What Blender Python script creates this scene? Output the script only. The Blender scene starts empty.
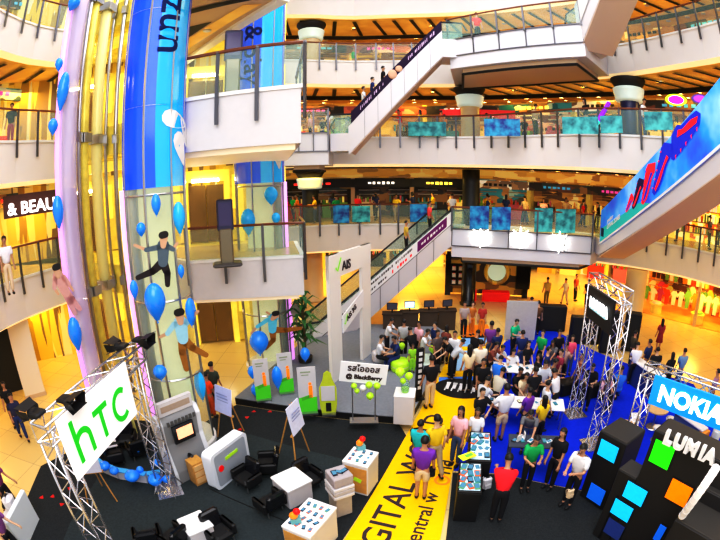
import bpy, bmesh, math, random
from mathutils import Vector, Matrix
random.seed(7)
PI = math.pi
SC = bpy.context.scene
COL = SC.collection
# ------------------------------------------------------------------ camera
EYE = 7.2
FPX = 430.0
PITCH = math.radians(12.0)
ROLL = math.radians(-0.7)
LENS = 15.0
cam_d = bpy.data.cameras.new('camera'); cam = bpy.data.objects.new('camera', cam_d); COL.objects.link(cam)
cam_d.type = 'PANO'
cam_d.clip_start = 0.05; cam_d.clip_end = 200
cy = cam_d.cycles if hasattr(cam_d, 'cycles') and hasattr(cam_d.cycles, 'panorama_type') else cam_d
cy.panorama_type = 'FISHEYE_EQUISOLID'
cy.fisheye_lens = LENS
cy.fisheye_fov = math.radians(180)
cam_d.sensor_fit = 'HORIZONTAL'
cam_d.sensor_width = LENS * 720 / FPX
cam_d.sensor_height = LENS * 540 / FPX
cam.location = (0, 0, EYE)
cam.matrix_world = Matrix.Translation((0, 0, EYE)) @ Matrix.Rotation(PI / 2 - PITCH, 4, 'X') @ Matrix.Rotation(ROLL, 4, 'Z')
SC.camera = cam

def ray(px, py):
    x = px - 360; y = 270 - py
    c, s = math.cos(ROLL), math.sin(ROLL); x, y = c * x - s * y, s * x + c * y
    r = math.hypot(x, y) + 1e-9; th = 2 * math.asin(min(1, r / 2 / FPX)); k = math.sin(th) / r
    dx, dy, dz = x * k, y * k, -math.cos(th)
    return (dx, -dz * math.cos(PITCH) + dy * math.sin(PITCH), dy * math.cos(PITCH) + dz * math.sin(PITCH))
def G(px, py, z=0.0):                       # survey: where a sight line meets height z
    d = ray(px, py); t = (z - EYE) / d[2]
    return Vector((d[0] * t, d[1] * t, z))
def atD(px, py, D):                         # survey: point of a sight line at horizontal distance D
    d = ray(px, py); t = D / math.hypot(d[0], d[1])
    return Vector((d[0] * t, d[1] * t, EYE + d[2] * t))

# ------------------------------------------------------------------ materials
MC = {}
def mat(name, col, rough=0.5, metal=0.0, emit=0.0, spec=0.5, bump=0.0, bscale=20, var=0.0, vscale=6, alpha=None, coat=0.0):
    if name in MC: return MC[name]
    m = bpy.data.materials.new(name); m.use_nodes = True; nt = m.node_tree
    b = nt.nodes['Principled BSDF']
    c = (*col, 1)
    b.inputs['Base Color'].default_value = c
    b.inputs['Roughness'].default_value = rough
    b.inputs['Metallic'].default_value = metal
    b.inputs['Specular IOR Level'].default_value = spec
    if coat: b.inputs['Coat Weight'].default_value = coat
    if emit:
        b.inputs['Emission Color'].default_value = c; b.inputs['Emission Strength'].default_value = emit
    if var or bump:
        tc = nt.nodes.new('ShaderNodeTexCoord')
        n = nt.nodes.new('ShaderNodeTexNoise'); n.inputs['Scale'].default_value = vscale; n.inputs['Detail'].default_value = 3
        nt.links.new(tc.outputs['Object'], n.inputs['Vector'])
        if var:
            mx = nt.nodes.new('ShaderNodeMix'); mx.data_type = 'RGBA'
            mx.inputs['A'].default_value = tuple(max(0, x * (1 - var)) for x in col) + (1,)
            mx.inputs['B'].default_value = tuple(min(1, x * (1 + var)) for x in col) + (1,)
            nt.links.new(n.outputs['Fac'], mx.inputs['Factor']); nt.links.new(mx.outputs['Result'], b.inputs['Base Color'])
            if emit: nt.links.new(mx.outputs['Result'], b.inputs['Emission Color'])
        if bump:
            n2 = nt.nodes.new('ShaderNodeTexNoise'); n2.inputs['Scale'].default_value = bscale
            nt.links.new(tc.outputs['Object'], n2.inputs['Vector'])
            bp = nt.nodes.new('ShaderNodeBump'); bp.inputs['Strength'].default_value = bump
            nt.links.new(n2.outputs['Fac'], bp.inputs['Height']); nt.links.new(bp.outputs['Normal'], b.inputs['Normal'])
    if alpha is not None: b.inputs['Alpha'].default_value = alpha
    MC[name] = m
    return m
def glassm(name, tint, opac=0.2, rough=0.05, emit=0.0):
    if name in MC: return MC[name]
    m = bpy.data.materials.new(name); m.use_nodes = True; nt = m.node_tree; nt.nodes.clear()
    o = nt.nodes.new('ShaderNodeOutputMaterial'); t = nt.nodes.new('ShaderNodeBsdfTransparent')
    p = nt.nodes.new('ShaderNodeBsdfPrincipled'); p.inputs['Base Color'].default_value = (*tint, 1); p.inputs['Roughness'].default_value = rough
    if emit: p.inputs['Emission Color'].default_value = (*tint, 1); p.inputs['Emission Strength'].default_value = emit
    t.inputs['Color'].default_value = tuple(0.75 + 0.25 * x for x in tint) + (1,)
    mx = nt.nodes.new('ShaderNodeMixShader'); mx.inputs['Fac'].default_value = opac
    nt.links.new(t.outputs[0], mx.inputs[1]); nt.links.new(p.outputs[0], mx.inputs[2]); nt.links.new(mx.outputs[0], o.inputs[0])
    MC[name] = m; return m

def tilemat():
    m = bpy.data.materials.new('polished_tile'); m.use_nodes = True; nt = m.node_tree; b = nt.nodes['Principled BSDF']
    tc = nt.nodes.new('ShaderNodeTexCoord'); br = nt.nodes.new('ShaderNodeTexBrick')
    br.offset = 0; br.inputs['Scale'].default_value = 1.0; br.inputs['Brick Width'].default_value = 1.2; br.inputs['Row Height'].default_value = 1.2
    br.inputs['Mortar Size'].default_value = 0.008
    br.inputs['Color1'].default_value = (.68, .52, .24, 1); br.inputs['Color2'].default_value = (.74, .57, .27, 1); br.inputs['Mortar'].default_value = (.42, .3, .18, 1)
    nt.links.new(tc.outputs['Object'], br.inputs['Vector']); nt.links.new(br.outputs['Color'], b.inputs['Base Color'])
    b.inputs['Roughness'].default_value = 0.18
    return m
def slatmat(name, a, bcol, scale, emit=0.0):
    m = bpy.data.materials.new(name); m.use_nodes = True; nt = m.node_tree; b = nt.nodes['Principled BSDF']
    tc = nt.nodes.new('ShaderNodeTexCoord'); n = nt.nodes.new('ShaderNodeTexNoise'); n.inputs['Scale'].default_value = scale
    r = nt.nodes.new('ShaderNodeValToRGB'); r.color_ramp.elements[0].color = (*a, 1); r.color_ramp.elements[1].color = (*bcol, 1)
    r.color_ramp.elements[0].position = .35; r.color_ramp.elements[1].position = .65
    nt.links.new(tc.outputs['Object'], n.inputs['Vector']); nt.links.new(n.outputs['Fac'], r.inputs['Fac']); nt.links.new(r.outputs['Color'], b.inputs['Base Color'])
    b.inputs['Roughness'].default_value = .5
    if emit:
        nt.links.new(r.outputs['Color'], b.inputs['Emission Color']); b.inputs['Emission Strength'].default_value = emit
    return m
def mosaic(name, cols, scale=(1.2, 1.2, 2.2), emit=.4, rough=.45):
    m = bpy.data.materials.new(name); m.use_nodes = True; nt = m.node_tree; b = nt.nodes['Principled BSDF']
    tc = nt.nodes.new('ShaderNodeTexCoord'); mp = nt.nodes.new('ShaderNodeMapping'); mp.inputs['Scale'].default_value = scale
    v = nt.nodes.new('ShaderNodeTexVoronoi'); v.distance = 'CHEBYCHEV'; v.inputs['Scale'].default_value = 1.0; v.inputs['Randomness'].default_value = .9
    s = nt.nodes.new('ShaderNodeSeparateColor'); r = nt.nodes.new('ShaderNodeValToRGB'); cr = r.color_ramp; cr.interpolation = 'CONSTANT'
    n = len(cols); cr.elements[0].position = 0; cr.elements[0].color = (*cols[0], 1); cr.elements[1].position = 1 / n; cr.elements[1].color = (*cols[1], 1)
    for k in range(2, n): e = cr.elements.new(k / n); e.color = (*cols[k], 1)
    L = nt.links; L.new(tc.outputs['Object'], mp.inputs['Vector']); L.new(mp.outputs['Vector'], v.inputs['Vector']); L.new(v.outputs['Color'], s.inputs['Color']); L.new(s.outputs[0], r.inputs['Fac'])
    L.new(r.outputs['Color'], b.inputs['Base Color']); L.new(r.outputs['Color'], b.inputs['Emission Color']); b.inputs['Emission Strength'].default_value = emit; b.inputs['Roughness'].default_value = rough
    return m
M_tile = tilemat()
M_white = mat('white_panel', (.66, .64, .67), .45, var=.04)
M_fascia = mat('fascia_plaster', (.74, .70, .70), .55, var=.05, vscale=.8)
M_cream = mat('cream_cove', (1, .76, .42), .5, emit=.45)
M_soff = slatmat('timber_ceiling', (.60, .32, .05), (.85, .50, .09), .7, emit=.05)
M_soffbeige = mat('beige_ceiling', (.62, .47, .33), .5)
M_black = mat('black_beam', (.015, .012, .012), .6)
M_slabfloor = mat('upper_floor_stone', (.6, .45, .22), .25)
M_glass = glassm('railing_glass', (.50, .72, .66), .22)
M_steel = mat('brushed_steel', (.5, .5, .52), .28, .9)
M_alu = mat('truss_aluminium', (.66, .65, .68), .25, .85, bump=.02)
M_post = mat('post_dark_steel', (.16, .16, .18), .35, .7)
M_rail = mat('handrail_wood', (.20, .07, .035), .3)
M_dot = mat('downlight_glow', (1, .93, .78), .4, emit=14)
M_gold = mosaic('gold_panel', [(.80, .55, .06), (.45, .28, .03), (.92, .78, .30), (.22, .15, .05), (.85, .62, .10), (.80, .76, .45)], scale=(3.4, 3.4, .3), emit=.06, rough=.3)
M_goldlt = mat('golden_glow_panel', (1, .72, .12), .3, emit=.4, var=.3, vscale=1.5)
M_bronze = mat('bronze_door', (.26, .17, .06), .25, .5)
M_palegold = mat('pale_gold_panel', (.78, .60, .12), .3, .1, emit=.08, var=.4, vscale=3)
M_blue = mat('balloon_blue', (.01, .24, .85), .2, coat=.5, emit=.16)
M_cyan = mat('balloon_light_blue', (.02, .42, .9), .25, coat=.4, emit=.1)
M_lime = mat('lime_green', (.45, .78, .03), .3, emit=.1)
M_purple = mat('violet_glow_tube', (.82, .34, .90), .4, emit=.7)
M_carpet = mat('charcoal_carpet', (.035, .040, .044), .95, spec=.1, var=.5, vscale=30)
M_carpetg = mat('grey_green_carpet', (.048, .062, .068), .95, spec=.1, var=.35, vscale=18)
M_blk = mat('matte_black', (.012, .012, .014), .5)
M_blkg = mat('gloss_black', (.012, .012, .016), .15)
M_greyplat = mat('light_grey_carpet', (.25, .27, .31), .9, spec=.1, var=.12, vscale=10)
M_yellow = mat('yellow_carpet', (1, .58, .0), .75, spec=.1, var=.06, vscale=8)
M_bluec = mat('royal_blue_carpet', (.005, .035, .62), .85, spec=.15, var=.12, vscale=6, emit=.05)
M_ink = mat('dark_print', (.05, .03, .03), .7)
M_whitem = mat('white_matte', (.82, .82, .84), .5)
M_whiteg = mat('white_glow', (1, 1, 1), .5, emit=1.2)
M_green = mat('bright_green', (.02, .62, .03), .5, emit=.25)
M_red = mat('bright_red', (.85, .01, .01), .4, emit=.2)
M_orange = mat('bright_orange', (1, .25, .01), .4, emit=.3)
M_wood = mat('light_timber', (.62, .34, .10), .45, var=.2, vscale=9)
M_skin = mat('skin', (.55, .30, .19), .5)
M_skin2 = mat('printed_skin', (.6, .36, .24), .5)
M_hair = mat('black_hair', (.012, .010, .010), .45)
M_eye = mat('eye_dark', (.01, .01, .01), .2)
CM = {}
def cm(r, g, b, rough=.75, emit=0.0):
    k = (round(r, 3), round(g, 3), round(b, 3), rough, emit)
    if k not in CM: CM[k] = mat('cloth_%d' % len(CM), (r, g, b), rough, emit=emit, var=.1, vscale=12, spec=.2)
    return CM[k]

# ------------------------------------------------------------------ builders
class MB:
    def __init__(s): s.v = []; s.f = []; s.mi = []; s.m = 0; s.T = Matrix.Identity(4)
    def add(s, vs, fs):
        n = len(s.v); s.v += [tuple(s.T @ Vector(v)) for v in vs]; s.f += [tuple(i + n for i in f) for f in fs]; s.mi += [s.m] * len(fs); return s
    def box(s, c, d, rz=0.0, R=None, taper=1.0):
        R = R if R is not None else Matrix.Rotation(rz, 3, 'Z'); c = Vector(c)
        vs = []
        for z in (-.5, .5):
            k = 1 if z < 0 else taper
            for x, y in ((-.5, -.5), (.5, -.5), (.5, .5), (-.5, .5)): vs.append(c + R @ Vector((x * d[0] * k, y * d[1] * k, z * d[2])))
        return s.add(vs, [(3, 2, 1, 0), (4, 5, 6, 7), (0, 1, 5, 4), (1, 2, 6, 5), (2, 3, 7, 6), (3, 0, 4, 7)])
    def bbox(s, c, d, b=.03, R=None):                 # chamfered box
        R = R if R is not None else Matrix.Identity(3); c = Vector(c); hx, hy, hz = d[0] / 2, d[1] / 2, d[2] / 2
        b = min(b, hx * .9, hy * .9, hz * .9)
        def ring(x, y, z): 
            q = b * .9
            return [(-x, -y + q, z), (-x + q, -y, z), (x - q, -y, z), (x, -y + q, z), (x, y - q, z), (x - q, y, z), (-x + q, y, z), (-x, y - q, z)]
        rs = [ring(hx - b, hy - b, -hz), ring(hx, hy, -hz + b), ring(hx, hy, hz - b), ring(hx - b, hy - b, hz)]
        vs = [c + R @ Vector(p) for r in rs for p in r]; fs = [tuple(range(7, -1, -1)), tuple(range(24, 32))]
        for k in range(3):
            for i in range(8): fs.append((k * 8 + i, k * 8 + (i + 1) % 8, k * 8 + 8 + (i + 1) % 8, k * 8 + 8 + i))
        return s.add(vs, fs)
    def cyl(s, p0, p1, r, n=8, r1=None, cap=True):
        p0 = Vector(p0); p1 = Vector(p1); r1 = r if r1 is None else r1
        a = (p1 - p0); a = a.normalized() if a.length > 1e-9 else Vector((0, 0, 1))
        u = a.orthogonal().normalized(); w = a.cross(u)
        vs = []
        for p, q in ((p0, r), (p1, r1)):
            for i in range(n):
                t = 2 * PI * i / n; vs.append(p + (u * math.cos(t) + w * math.sin(t)) * q)
        fs = [(i, (i + 1) % n, n + (i + 1) % n, n + i) for i in range(n)]
        if cap: fs += [tuple(range(n - 1, -1, -1)), tuple(range(n, 2 * n))]
        return s.add(vs, fs)
    def tube(s, pts, r, n=6):
        for a, b in zip(pts, pts[1:]): s.cyl(a, b, r, n)
        return s
    def lathe(s, prof, c=(0, 0, 0), n=20, sx=1, sy=1):
        c = Vector(c); vs = []; fs = []
        for r, z in prof:
            for i in range(n):
                t = 2 * PI * i / n; vs.append(c + Vector((r * math.cos(t) * sx, r * math.sin(t) * sy, z)))
        for k in range(len(prof) - 1):
            for i in range(n): fs.append((k * n + i, k * n + (i + 1) % n, (k + 1) * n + (i + 1) % n, (k + 1) * n + i))
        fs += [tuple(range(n - 1, -1, -1)), tuple(range((len(prof) - 1) * n, len(prof) * n))]
        return s.add(vs, fs)
    def ball(s, c, r, n=10, m=7, sc=(1, 1, 1)):
        prof = [(math.sin(PI * k / m) * r * 1.0 + 1e-4, -math.cos(PI * k / m) * r * sc[2]) for k in range(m + 1)]
        return s.lathe(prof, c, n, sc[0], sc[1])
    def prism(s, poly, z0, z1):
        n = len(poly); ar = sum(poly[i][0] * poly[(i + 1) % n][1] - poly[(i + 1) % n][0] * poly[i][1] for i in range(n))
        if ar < 0: poly = poly[::-1]
        vs = [(p[0], p[1], z0) for p in poly] + [(p[0], p[1], z1) for p in poly]
        fs = [tuple(range(n - 1, -1, -1)), tuple(range(n, 2 * n))] + [(i, (i + 1) % n, n + (i + 1) % n, n + i) for i in range(n)]
        return s.add(vs, fs)
    def quad(s, a, b, c, d): return s.add([a, b, c, d], [(0, 1, 2, 3)])
    def slab(s, a, b, c, d, t):                        # quad with thickness t along its normal
        a, b, c, d = map(Vector, (a, b, c, d)); n = (b - a).cross(d - a).normalized() * t
        return s.add([a, b, c, d, a + n, b + n, c + n, d + n], [(3, 2, 1, 0), (4, 5, 6, 7), (0, 1, 5, 4), (1, 2, 6, 5), (2, 3, 7, 6), (3, 0, 4, 7)])
    def build(s, name, m, parent=None, smooth=False):
        me = bpy.data.meshes.new(name); me.from_pydata(s.v, [], s.f)
        ms = m if isinstance(m, (list, tuple)) else [m]
        for q in ms: me.materials.append(q)
        if len(ms) > 1: me.polygons.foreach_set('material_index', s.mi)
        if smooth: me.polygons.foreach_set('use_smooth', [True] * len(me.polygons))
        me.update()
        o = bpy.data.objects.new(name, me); COL.objects.link(o)
        if parent: o.parent = parent
        return o
def tag(o, label=None, cat=None, group=None, kind=None):
    if label: o['label'] = label
    if cat: o['category'] = cat
    if group: o['group'] = group
    if kind: o['kind'] = kind
    return o
def empty(name, loc=(0, 0, 0), rz=0.0, label=None, cat=None, group=None):
    o = bpy.data.objects.new(name, None); COL.objects.link(o); o.location = loc; o.rotation_euler = (0, 0, rz); o.empty_display_size = .2
    return tag(o, label, cat, group)
def struct(mb, name, m, smooth=False): return tag(mb.build(name, m, None, smooth), kind='structure')
def dup(o, loc=None, rz=None, label=None, group=None, parent=None):
    c = o.copy(); COL.objects.link(c)
    if parent: c.parent = parent
    for ch in o.children: dup(ch, parent=c)
    if loc is not None: c.location = loc
    if rz is not None: c.rotation_euler = (0, 0, rz)
    if label: c['label'] = label
    if group: c['group'] = group
    return c
def textobj(name, body, size, origin, xd, yd, m, parent=None, ext=.01, bold=0.0, align='LEFT', bend=None, shear=0.0):
    cu = bpy.data.curves.new(name, 'FONT'); cu.body = body; cu.size = size; cu.extrude = ext; cu.offset = bold; cu.align_x = align; cu.shear = shear
    cu.resolution_u = 3
    t = bpy.data.objects.new(name, cu); COL.objects.link(t)
    dg = bpy.context.evaluated_depsgraph_get(); me = bpy.data.meshes.new_from_object(t.evaluated_get(dg))
    bpy.data.objects.remove(t); 
    xd = Vector(xd).normalized(); yd = Vector(yd).normalized(); zd = xd.cross(yd).normalized(); o0 = Vector(origin)
    for v in me.vertices:
        p = v.co.copy()
        v.co = bend(p) if bend else o0 + xd * p.x + yd * p.y + zd * p.z
    me.materials.clear(); me.materials.append(m); me.name = name
    for p in me.polygons: p.material_index = 0
    o = bpy.data.objects.new(name, me); COL.objects.link(o)
    if parent: o.parent = parent
    return o
def catmull(P, step=1.0):
    P = [Vector((p[0], p[1], 0)) for p in P]; out = []
    Q = [2 * P[0] - P[1]] + P + [2 * P[-1] - P[-2]]
    for i in range(1, len(Q) - 2):
        n = max(2, int((Q[i + 1] - Q[i]).length / (step / 4)))
        for k in range(n):
            t = k / n; a, b, c, d = Q[i - 1:i + 3]
            out.append(.5 * ((2 * b) + (c - a) * t + (2 * a - 5 * b + 4 * c - d) * t * t + (3 * b - a - 3 * c + d) * t ** 3))
    out.append(Q[-2])
    res = [out[0]]; acc = 0
    for a, b in zip(out, out[1:]):
        acc += (b - a).length
        if acc >= step: res.append(b); acc = 0
    if (res[-1] - out[-1]).length > step * .3: res.append(out[-1])
    return res
def normals(pts, centre=Vector((0.5, 8, 0))):
    ns = []
    for i, p in enumerate(pts):
        a = pts[max(0, i - 1)]; b = pts[min(len(pts) - 1, i + 1)]; t = (b - a).normalized(); n = Vector((t.y, -t.x, 0))
        if n.dot(p - centre) < 0: n = -n
        ns.append(n)
    return ns

# ------------------------------------------------------------------ ground
mb = MB(); mb.box((0, 22, -.1), (90, 70, .2)); struct(mb, 'floor', M_tile)

# ------------------------------------------------------------------ storey rings
F2, F3, F4, F5 = 4.7, 9.45, 14.2, 18.9
FD = 1.4
LEFT = {2: [(-10.0, 3), (-11.2, 6.5), (-11.9, 9.9), (-11.5, 12.6), (-10.9, 14.2)],
        3: [(-10.2, 3), (-11.3, 6.5), (-11.8, 9.9), (-11.4, 12.2), (-10.9, 14.2)],
        4: [(-10.2, 3), (-11.3, 6.5), (-12.0, 9.9), (-12.0, 12.2), (-11.2, 14.2)]}
BACK = {2: [(-4.2, 22.9), (-3.2, 23.2), (0, 23.8), (4.5, 23.7), (9, 22.4), (13.2, 19.4), (15.4, 17), (16.6, 14), (17, 11), (16.8, 7), (15.6, 3)],
        3: [(-4.2, 21.6), (-3.3, 21.8), (-1.4, 22.3), (0, 22.7), (3, 22.6), (6.1, 21.3), (8.2, 18.9), (9.6, 16.4), (11.5, 14.2), (13.3, 11.5), (13.9, 8), (13.5, 4)],
        4: [(-4.2, 23.4), (-3.1, 23.7), (0.2, 24.4), (5.6, 23.6), (9.5, 20.6), (12.0, 17.2), (13.1, 13.5), (13.5, 10.4), (13.2, 6), (12.5, 3)],
        5: [(-4.2, 24.2), (-2.2, 24.6), (.2, 25.0), (5.8, 23.8), (10, 20.9), (12.6, 17.2), (13.6, 13.5), (14, 10.4), (13.8, 6), (13, 3)]}
DEP = 8.5
POSTSTEP = 1.9
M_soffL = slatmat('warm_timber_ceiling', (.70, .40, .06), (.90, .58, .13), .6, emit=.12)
rail_words = {2: 'second floor', 3: 'third floor', 4: 'fourth floor', 5: 'fifth floor'}
proto_down = None
def downlight(p):
    global proto_down
    if proto_down is None:
        t = empty('downlight', p, 0, 'small round recessed downlight glowing in the gallery ceilings', 'light', 'ceiling downlights')
        MB().lathe([(.13, 0), (.16, 0), (.16, .03), (.13, .03)], n=12).build('ring', M_steel, t)
        MB().lathe([(.12, .005), (.12, .03)], n=12).build('lens', M_dot, t)
        proto_down = t
    else: dup(proto_down, p)
def ring(level, side, P, F, rail=True):
    pts = catmull(P, .95); ns = normals(pts)
    # fascia + floor slab
    mb = MB(); ztop, zb = F, F - FD
    for i in range(len(pts) - 1):
        a, b = pts[i], pts[i + 1]; na, nb = ns[i], ns[i + 1]
        A0 = Vector((a.x, a.y, zb)); B0 = Vector((b.x, b.y, zb)); A1 = Vector((a.x, a.y, ztop)); B1 = Vector((b.x, b.y, ztop))
        mb.m = 0; mb.quad(A0, B0, B1, A1)
        # projecting white lip along the top edge
        mb.m = 2; oa = a - na * .05; ob = b - nb * .05
        mb.quad(Vector((oa.x, oa.y, ztop - .02)), Vector((ob.x, ob.y, ztop - .02)), Vector((ob.x, ob.y, ztop + .07)), Vector((oa.x, oa.y, ztop + .07)))
        mb.quad(Vector((oa.x, oa.y, ztop + .07)), Vector((ob.x, ob.y, ztop + .07)), Vector((b.x, b.y, ztop + .07)), Vector((a.x, a.y, ztop + .07)))
        # glowing cove under the fascia
        mb.m = 1; ia = a + na * .30; ib = b + nb * .30
        mb.quad(A0, B0, Vector((ib.x, ib.y, zb - .14)), Vector((ia.x, ia.y, zb - .14)))
        mb.m = 3; fa = a + na * DEP; fb = b + nb * DEP
        mb.quad(A1, B1, Vector((fb.x, fb.y, ztop)), Vector((fa.x, fa.y, ztop)))
    struct(mb, 'floor_%d_%s' % (level, side), [M_fascia, M_cream, M_whitem, M_slabfloor])
    # timber ceiling under it, with black beams
    mb = MB(); z0 = zb - .14
    for i in range(len(pts) - 1):
        a, b = pts[i], pts[i + 1]; na, nb = ns[i], ns[i + 1]
        q = [a + na * .30, b + nb * .30, b + nb * 4.6, a + na * 4.6, b + nb * DEP, a + na * DEP]
        mb.m = 0
        mb.quad(Vector((q[0].x, q[0].y, z0)), Vector((q[1].x, q[1].y, z0)), Vector((q[2].x, q[2].y, z0 + .35)), Vector((q[3].x, q[3].y, z0 + .35)))
        mb.m = 2
        mb.quad(Vector((q[3].x, q[3].y, z0 + .1)), Vector((q[2].x, q[2].y, z0 + .1)), Vector((q[4].x, q[4].y, z0 + .1)), Vector((q[5].x, q[5].y, z0 + .1)))
        mb.m = 1
        e = (b - a).normalized() * .12
        s0 = a + na * .6; s1 = a + na * 4.4 + (b - a).normalized() * .5
        for zz0, zz1 in ((z0 - .05, z0 + .29),):
            mb.quad(Vector((s0.x - e.x, s0.y - e.y, zz0)), Vector((s0.x + e.x, s0.y + e.y, zz0)), Vector((s1.x + e.x, s1.y + e.y, zz1)), Vector((s1.x - e.x, s1.y - e.y, zz1)))
        s2 = a + na * 4.6; s3 = b + nb * 4.6; 
        mb.quad(Vector((s2.x, s2.y, z0 + .06)), Vector((s3.x, s3.y, z0 + .06)), Vector((s3.x, s3.y, z0 + .36)), Vector((s2.x, s2.y, z0 + .36)))
        if i % 2 == 0 or level > 2:
            for dd in (4.9, 5.9):
                c = a + na * dd; downlight((c.x, c.y, z0 + .05))
            if i % 4 == 0:
                c = a + na * 2.4; downlight((c.x, c.y, z0 + .08))
    struct(mb, 'ceiling_%d_%s' % (level, side), [M_soffL, M_black, M_soff])
    gaps = {(2, 'back'): (4.6, 13.3), (4, 'back'): (4.3, 12.0), (3, 'back'): (-9, .2)}.get((level, side))
    if rail and gaps:
        runs = []; cur = []
        for k, p in enumerate(pts):
            if gaps[0] < p.x < gaps[1] and p.y > 16: 
                if len(cur) > 1: runs.append(cur)
                cur = []
            else: cur.append(k)
        if len(cur) > 1: runs.append(cur)
        for q, cur in enumerate(runs):
            railing([pts[k] for k in cur], [ns[k] for k in cur], F, 'glass balustrade with dark posts and handrail, %s far gallery, %s' % (rail_words[level], 'stretch nearer the lift lobby' if q == 0 and len(runs) > 1 else 'stretch nearer the boot poster' if q else 'whole stretch'))
    elif rail:
        railing(pts, ns, F, 'clear glass balustrade with dark posts and wooden handrail along the %s, %s edge' % (rail_words[level], {'left': 'west gallery', 'back': 'far gallery'}[side]))
    return pts, ns
def railing(pts, ns, F, label, sub=1, owner=None, mglass=None, H=1.15, drop=.55):
    if owner:
        t = empty('railing'); t.parent = owner; t.location = Vector((pts[0].x, pts[0].y, F)) - owner.location
    else: t = empty('glass_railing', (pts[0].x, pts[0].y, F), 0, label, 'railing')
    T = Matrix.Translation((-pts[0].x, -pts[0].y, -F))
    hr = MB(); hr.T = T
    off = [p - n * .10 for p, n in zip(pts, ns)]
    hr.tube([Vector((p.x, p.y, F + H)) for p in off], .045, 6); hr.build('handrail', M_rail, t)
    for i in range(0, len(off), sub):
        p = off[i]; m = MB(); m.T = T
        m.box((p.x, p.y, F + H / 2 - drop / 2), (.05, .09, H + drop), rz=math.atan2(ns[i].y, ns[i].x)); m.box((p.x, p.y, F + H), (.08, .08, .06)); m.build('post', M_post, t)
        if i + 1 < len(off):
            j = min(i + sub, len(off) - 1); m = MB(); m.T = T
            for k in range(i, j):
                a, b = off[k], off[k + 1]
                m.quad(Vector((a.x, a.y, F + .08)), Vector((b.x, b.y, F + .08)), Vector((b.x, b.y, F + H - .06)), Vector((a.x, a.y, F + H - .06)))
            m.build('glass_panel', mglass or M_glass, t)
    return t
RP = {}
M_amberwall = mosaic('amber_glow_wall', [(.75, .42, .06), (.85, .52, .10), (.40, .20, .04), (.95, .65, .18), (.65, .34, .05)], scale=(.8, .8, 3), emit=.25)  # glow in the wall colour stands in for lit gallery ceilings
for lv, F in ((2, F2), (3, F3), (4, F4)):
    RP[lv, 'left'] = ring(lv, 'left', LEFT[lv], F)
for lv, F in ((2, F2), (3, F3), (4, F4), (5, F5)):
    RP[lv, 'back'] = ring(lv, 'back', BACK[lv], F, rail=lv < 5)

# ------------------------------------------------------------------ back walls and shops per storey
M_shopback = [mosaic('shop_wall_amber', [(.45, .20, .03), (.12, .05, .02), (.85, .45, .07), (.30, .12, .03), (.95, .75, .30), (.55, .28, .05)], emit=.25),  # shop lighting is put into these wall colours as glow
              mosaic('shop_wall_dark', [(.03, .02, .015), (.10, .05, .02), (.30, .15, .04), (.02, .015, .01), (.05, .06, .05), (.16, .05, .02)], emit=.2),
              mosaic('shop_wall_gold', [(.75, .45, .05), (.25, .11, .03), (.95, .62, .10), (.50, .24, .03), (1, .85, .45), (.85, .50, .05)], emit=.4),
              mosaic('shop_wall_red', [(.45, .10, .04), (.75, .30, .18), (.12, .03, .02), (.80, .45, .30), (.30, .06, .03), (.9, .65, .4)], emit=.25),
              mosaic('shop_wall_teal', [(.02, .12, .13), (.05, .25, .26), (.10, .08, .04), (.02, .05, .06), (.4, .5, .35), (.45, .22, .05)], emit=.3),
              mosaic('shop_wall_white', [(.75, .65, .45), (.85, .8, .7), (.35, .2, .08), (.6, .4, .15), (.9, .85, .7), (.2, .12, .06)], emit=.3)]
SIGNC = [cm(1, .95, .85, .5, .8), cm(.9, .05, .03, .5, .8), cm(.75, .1, .4, .5, .5), cm(.1, .4, .6, .5, .4), cm(.05, .05, .05), cm(1, .7, .1, .5, 1.5)]
GOODS = [cm(.9, .5, .1), cm(.8, .08, .05), cm(.9, .85, .75), cm(.1, .35, .5), cm(.25, .55, .12), cm(.08, .06, .05), cm(.95, .7, .2, .6, .3), cm(.75, .2, .35)]
shop_adj = ['amber-lit', 'dark-fronted', 'golden-lit', 'red-walled', 'teal-lit', 'white-lit']
storey_w = {1: 'ground floor', 2: 'second floor', 3: 'third floor', 4: 'fourth floor'}
nshop = [0]
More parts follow.
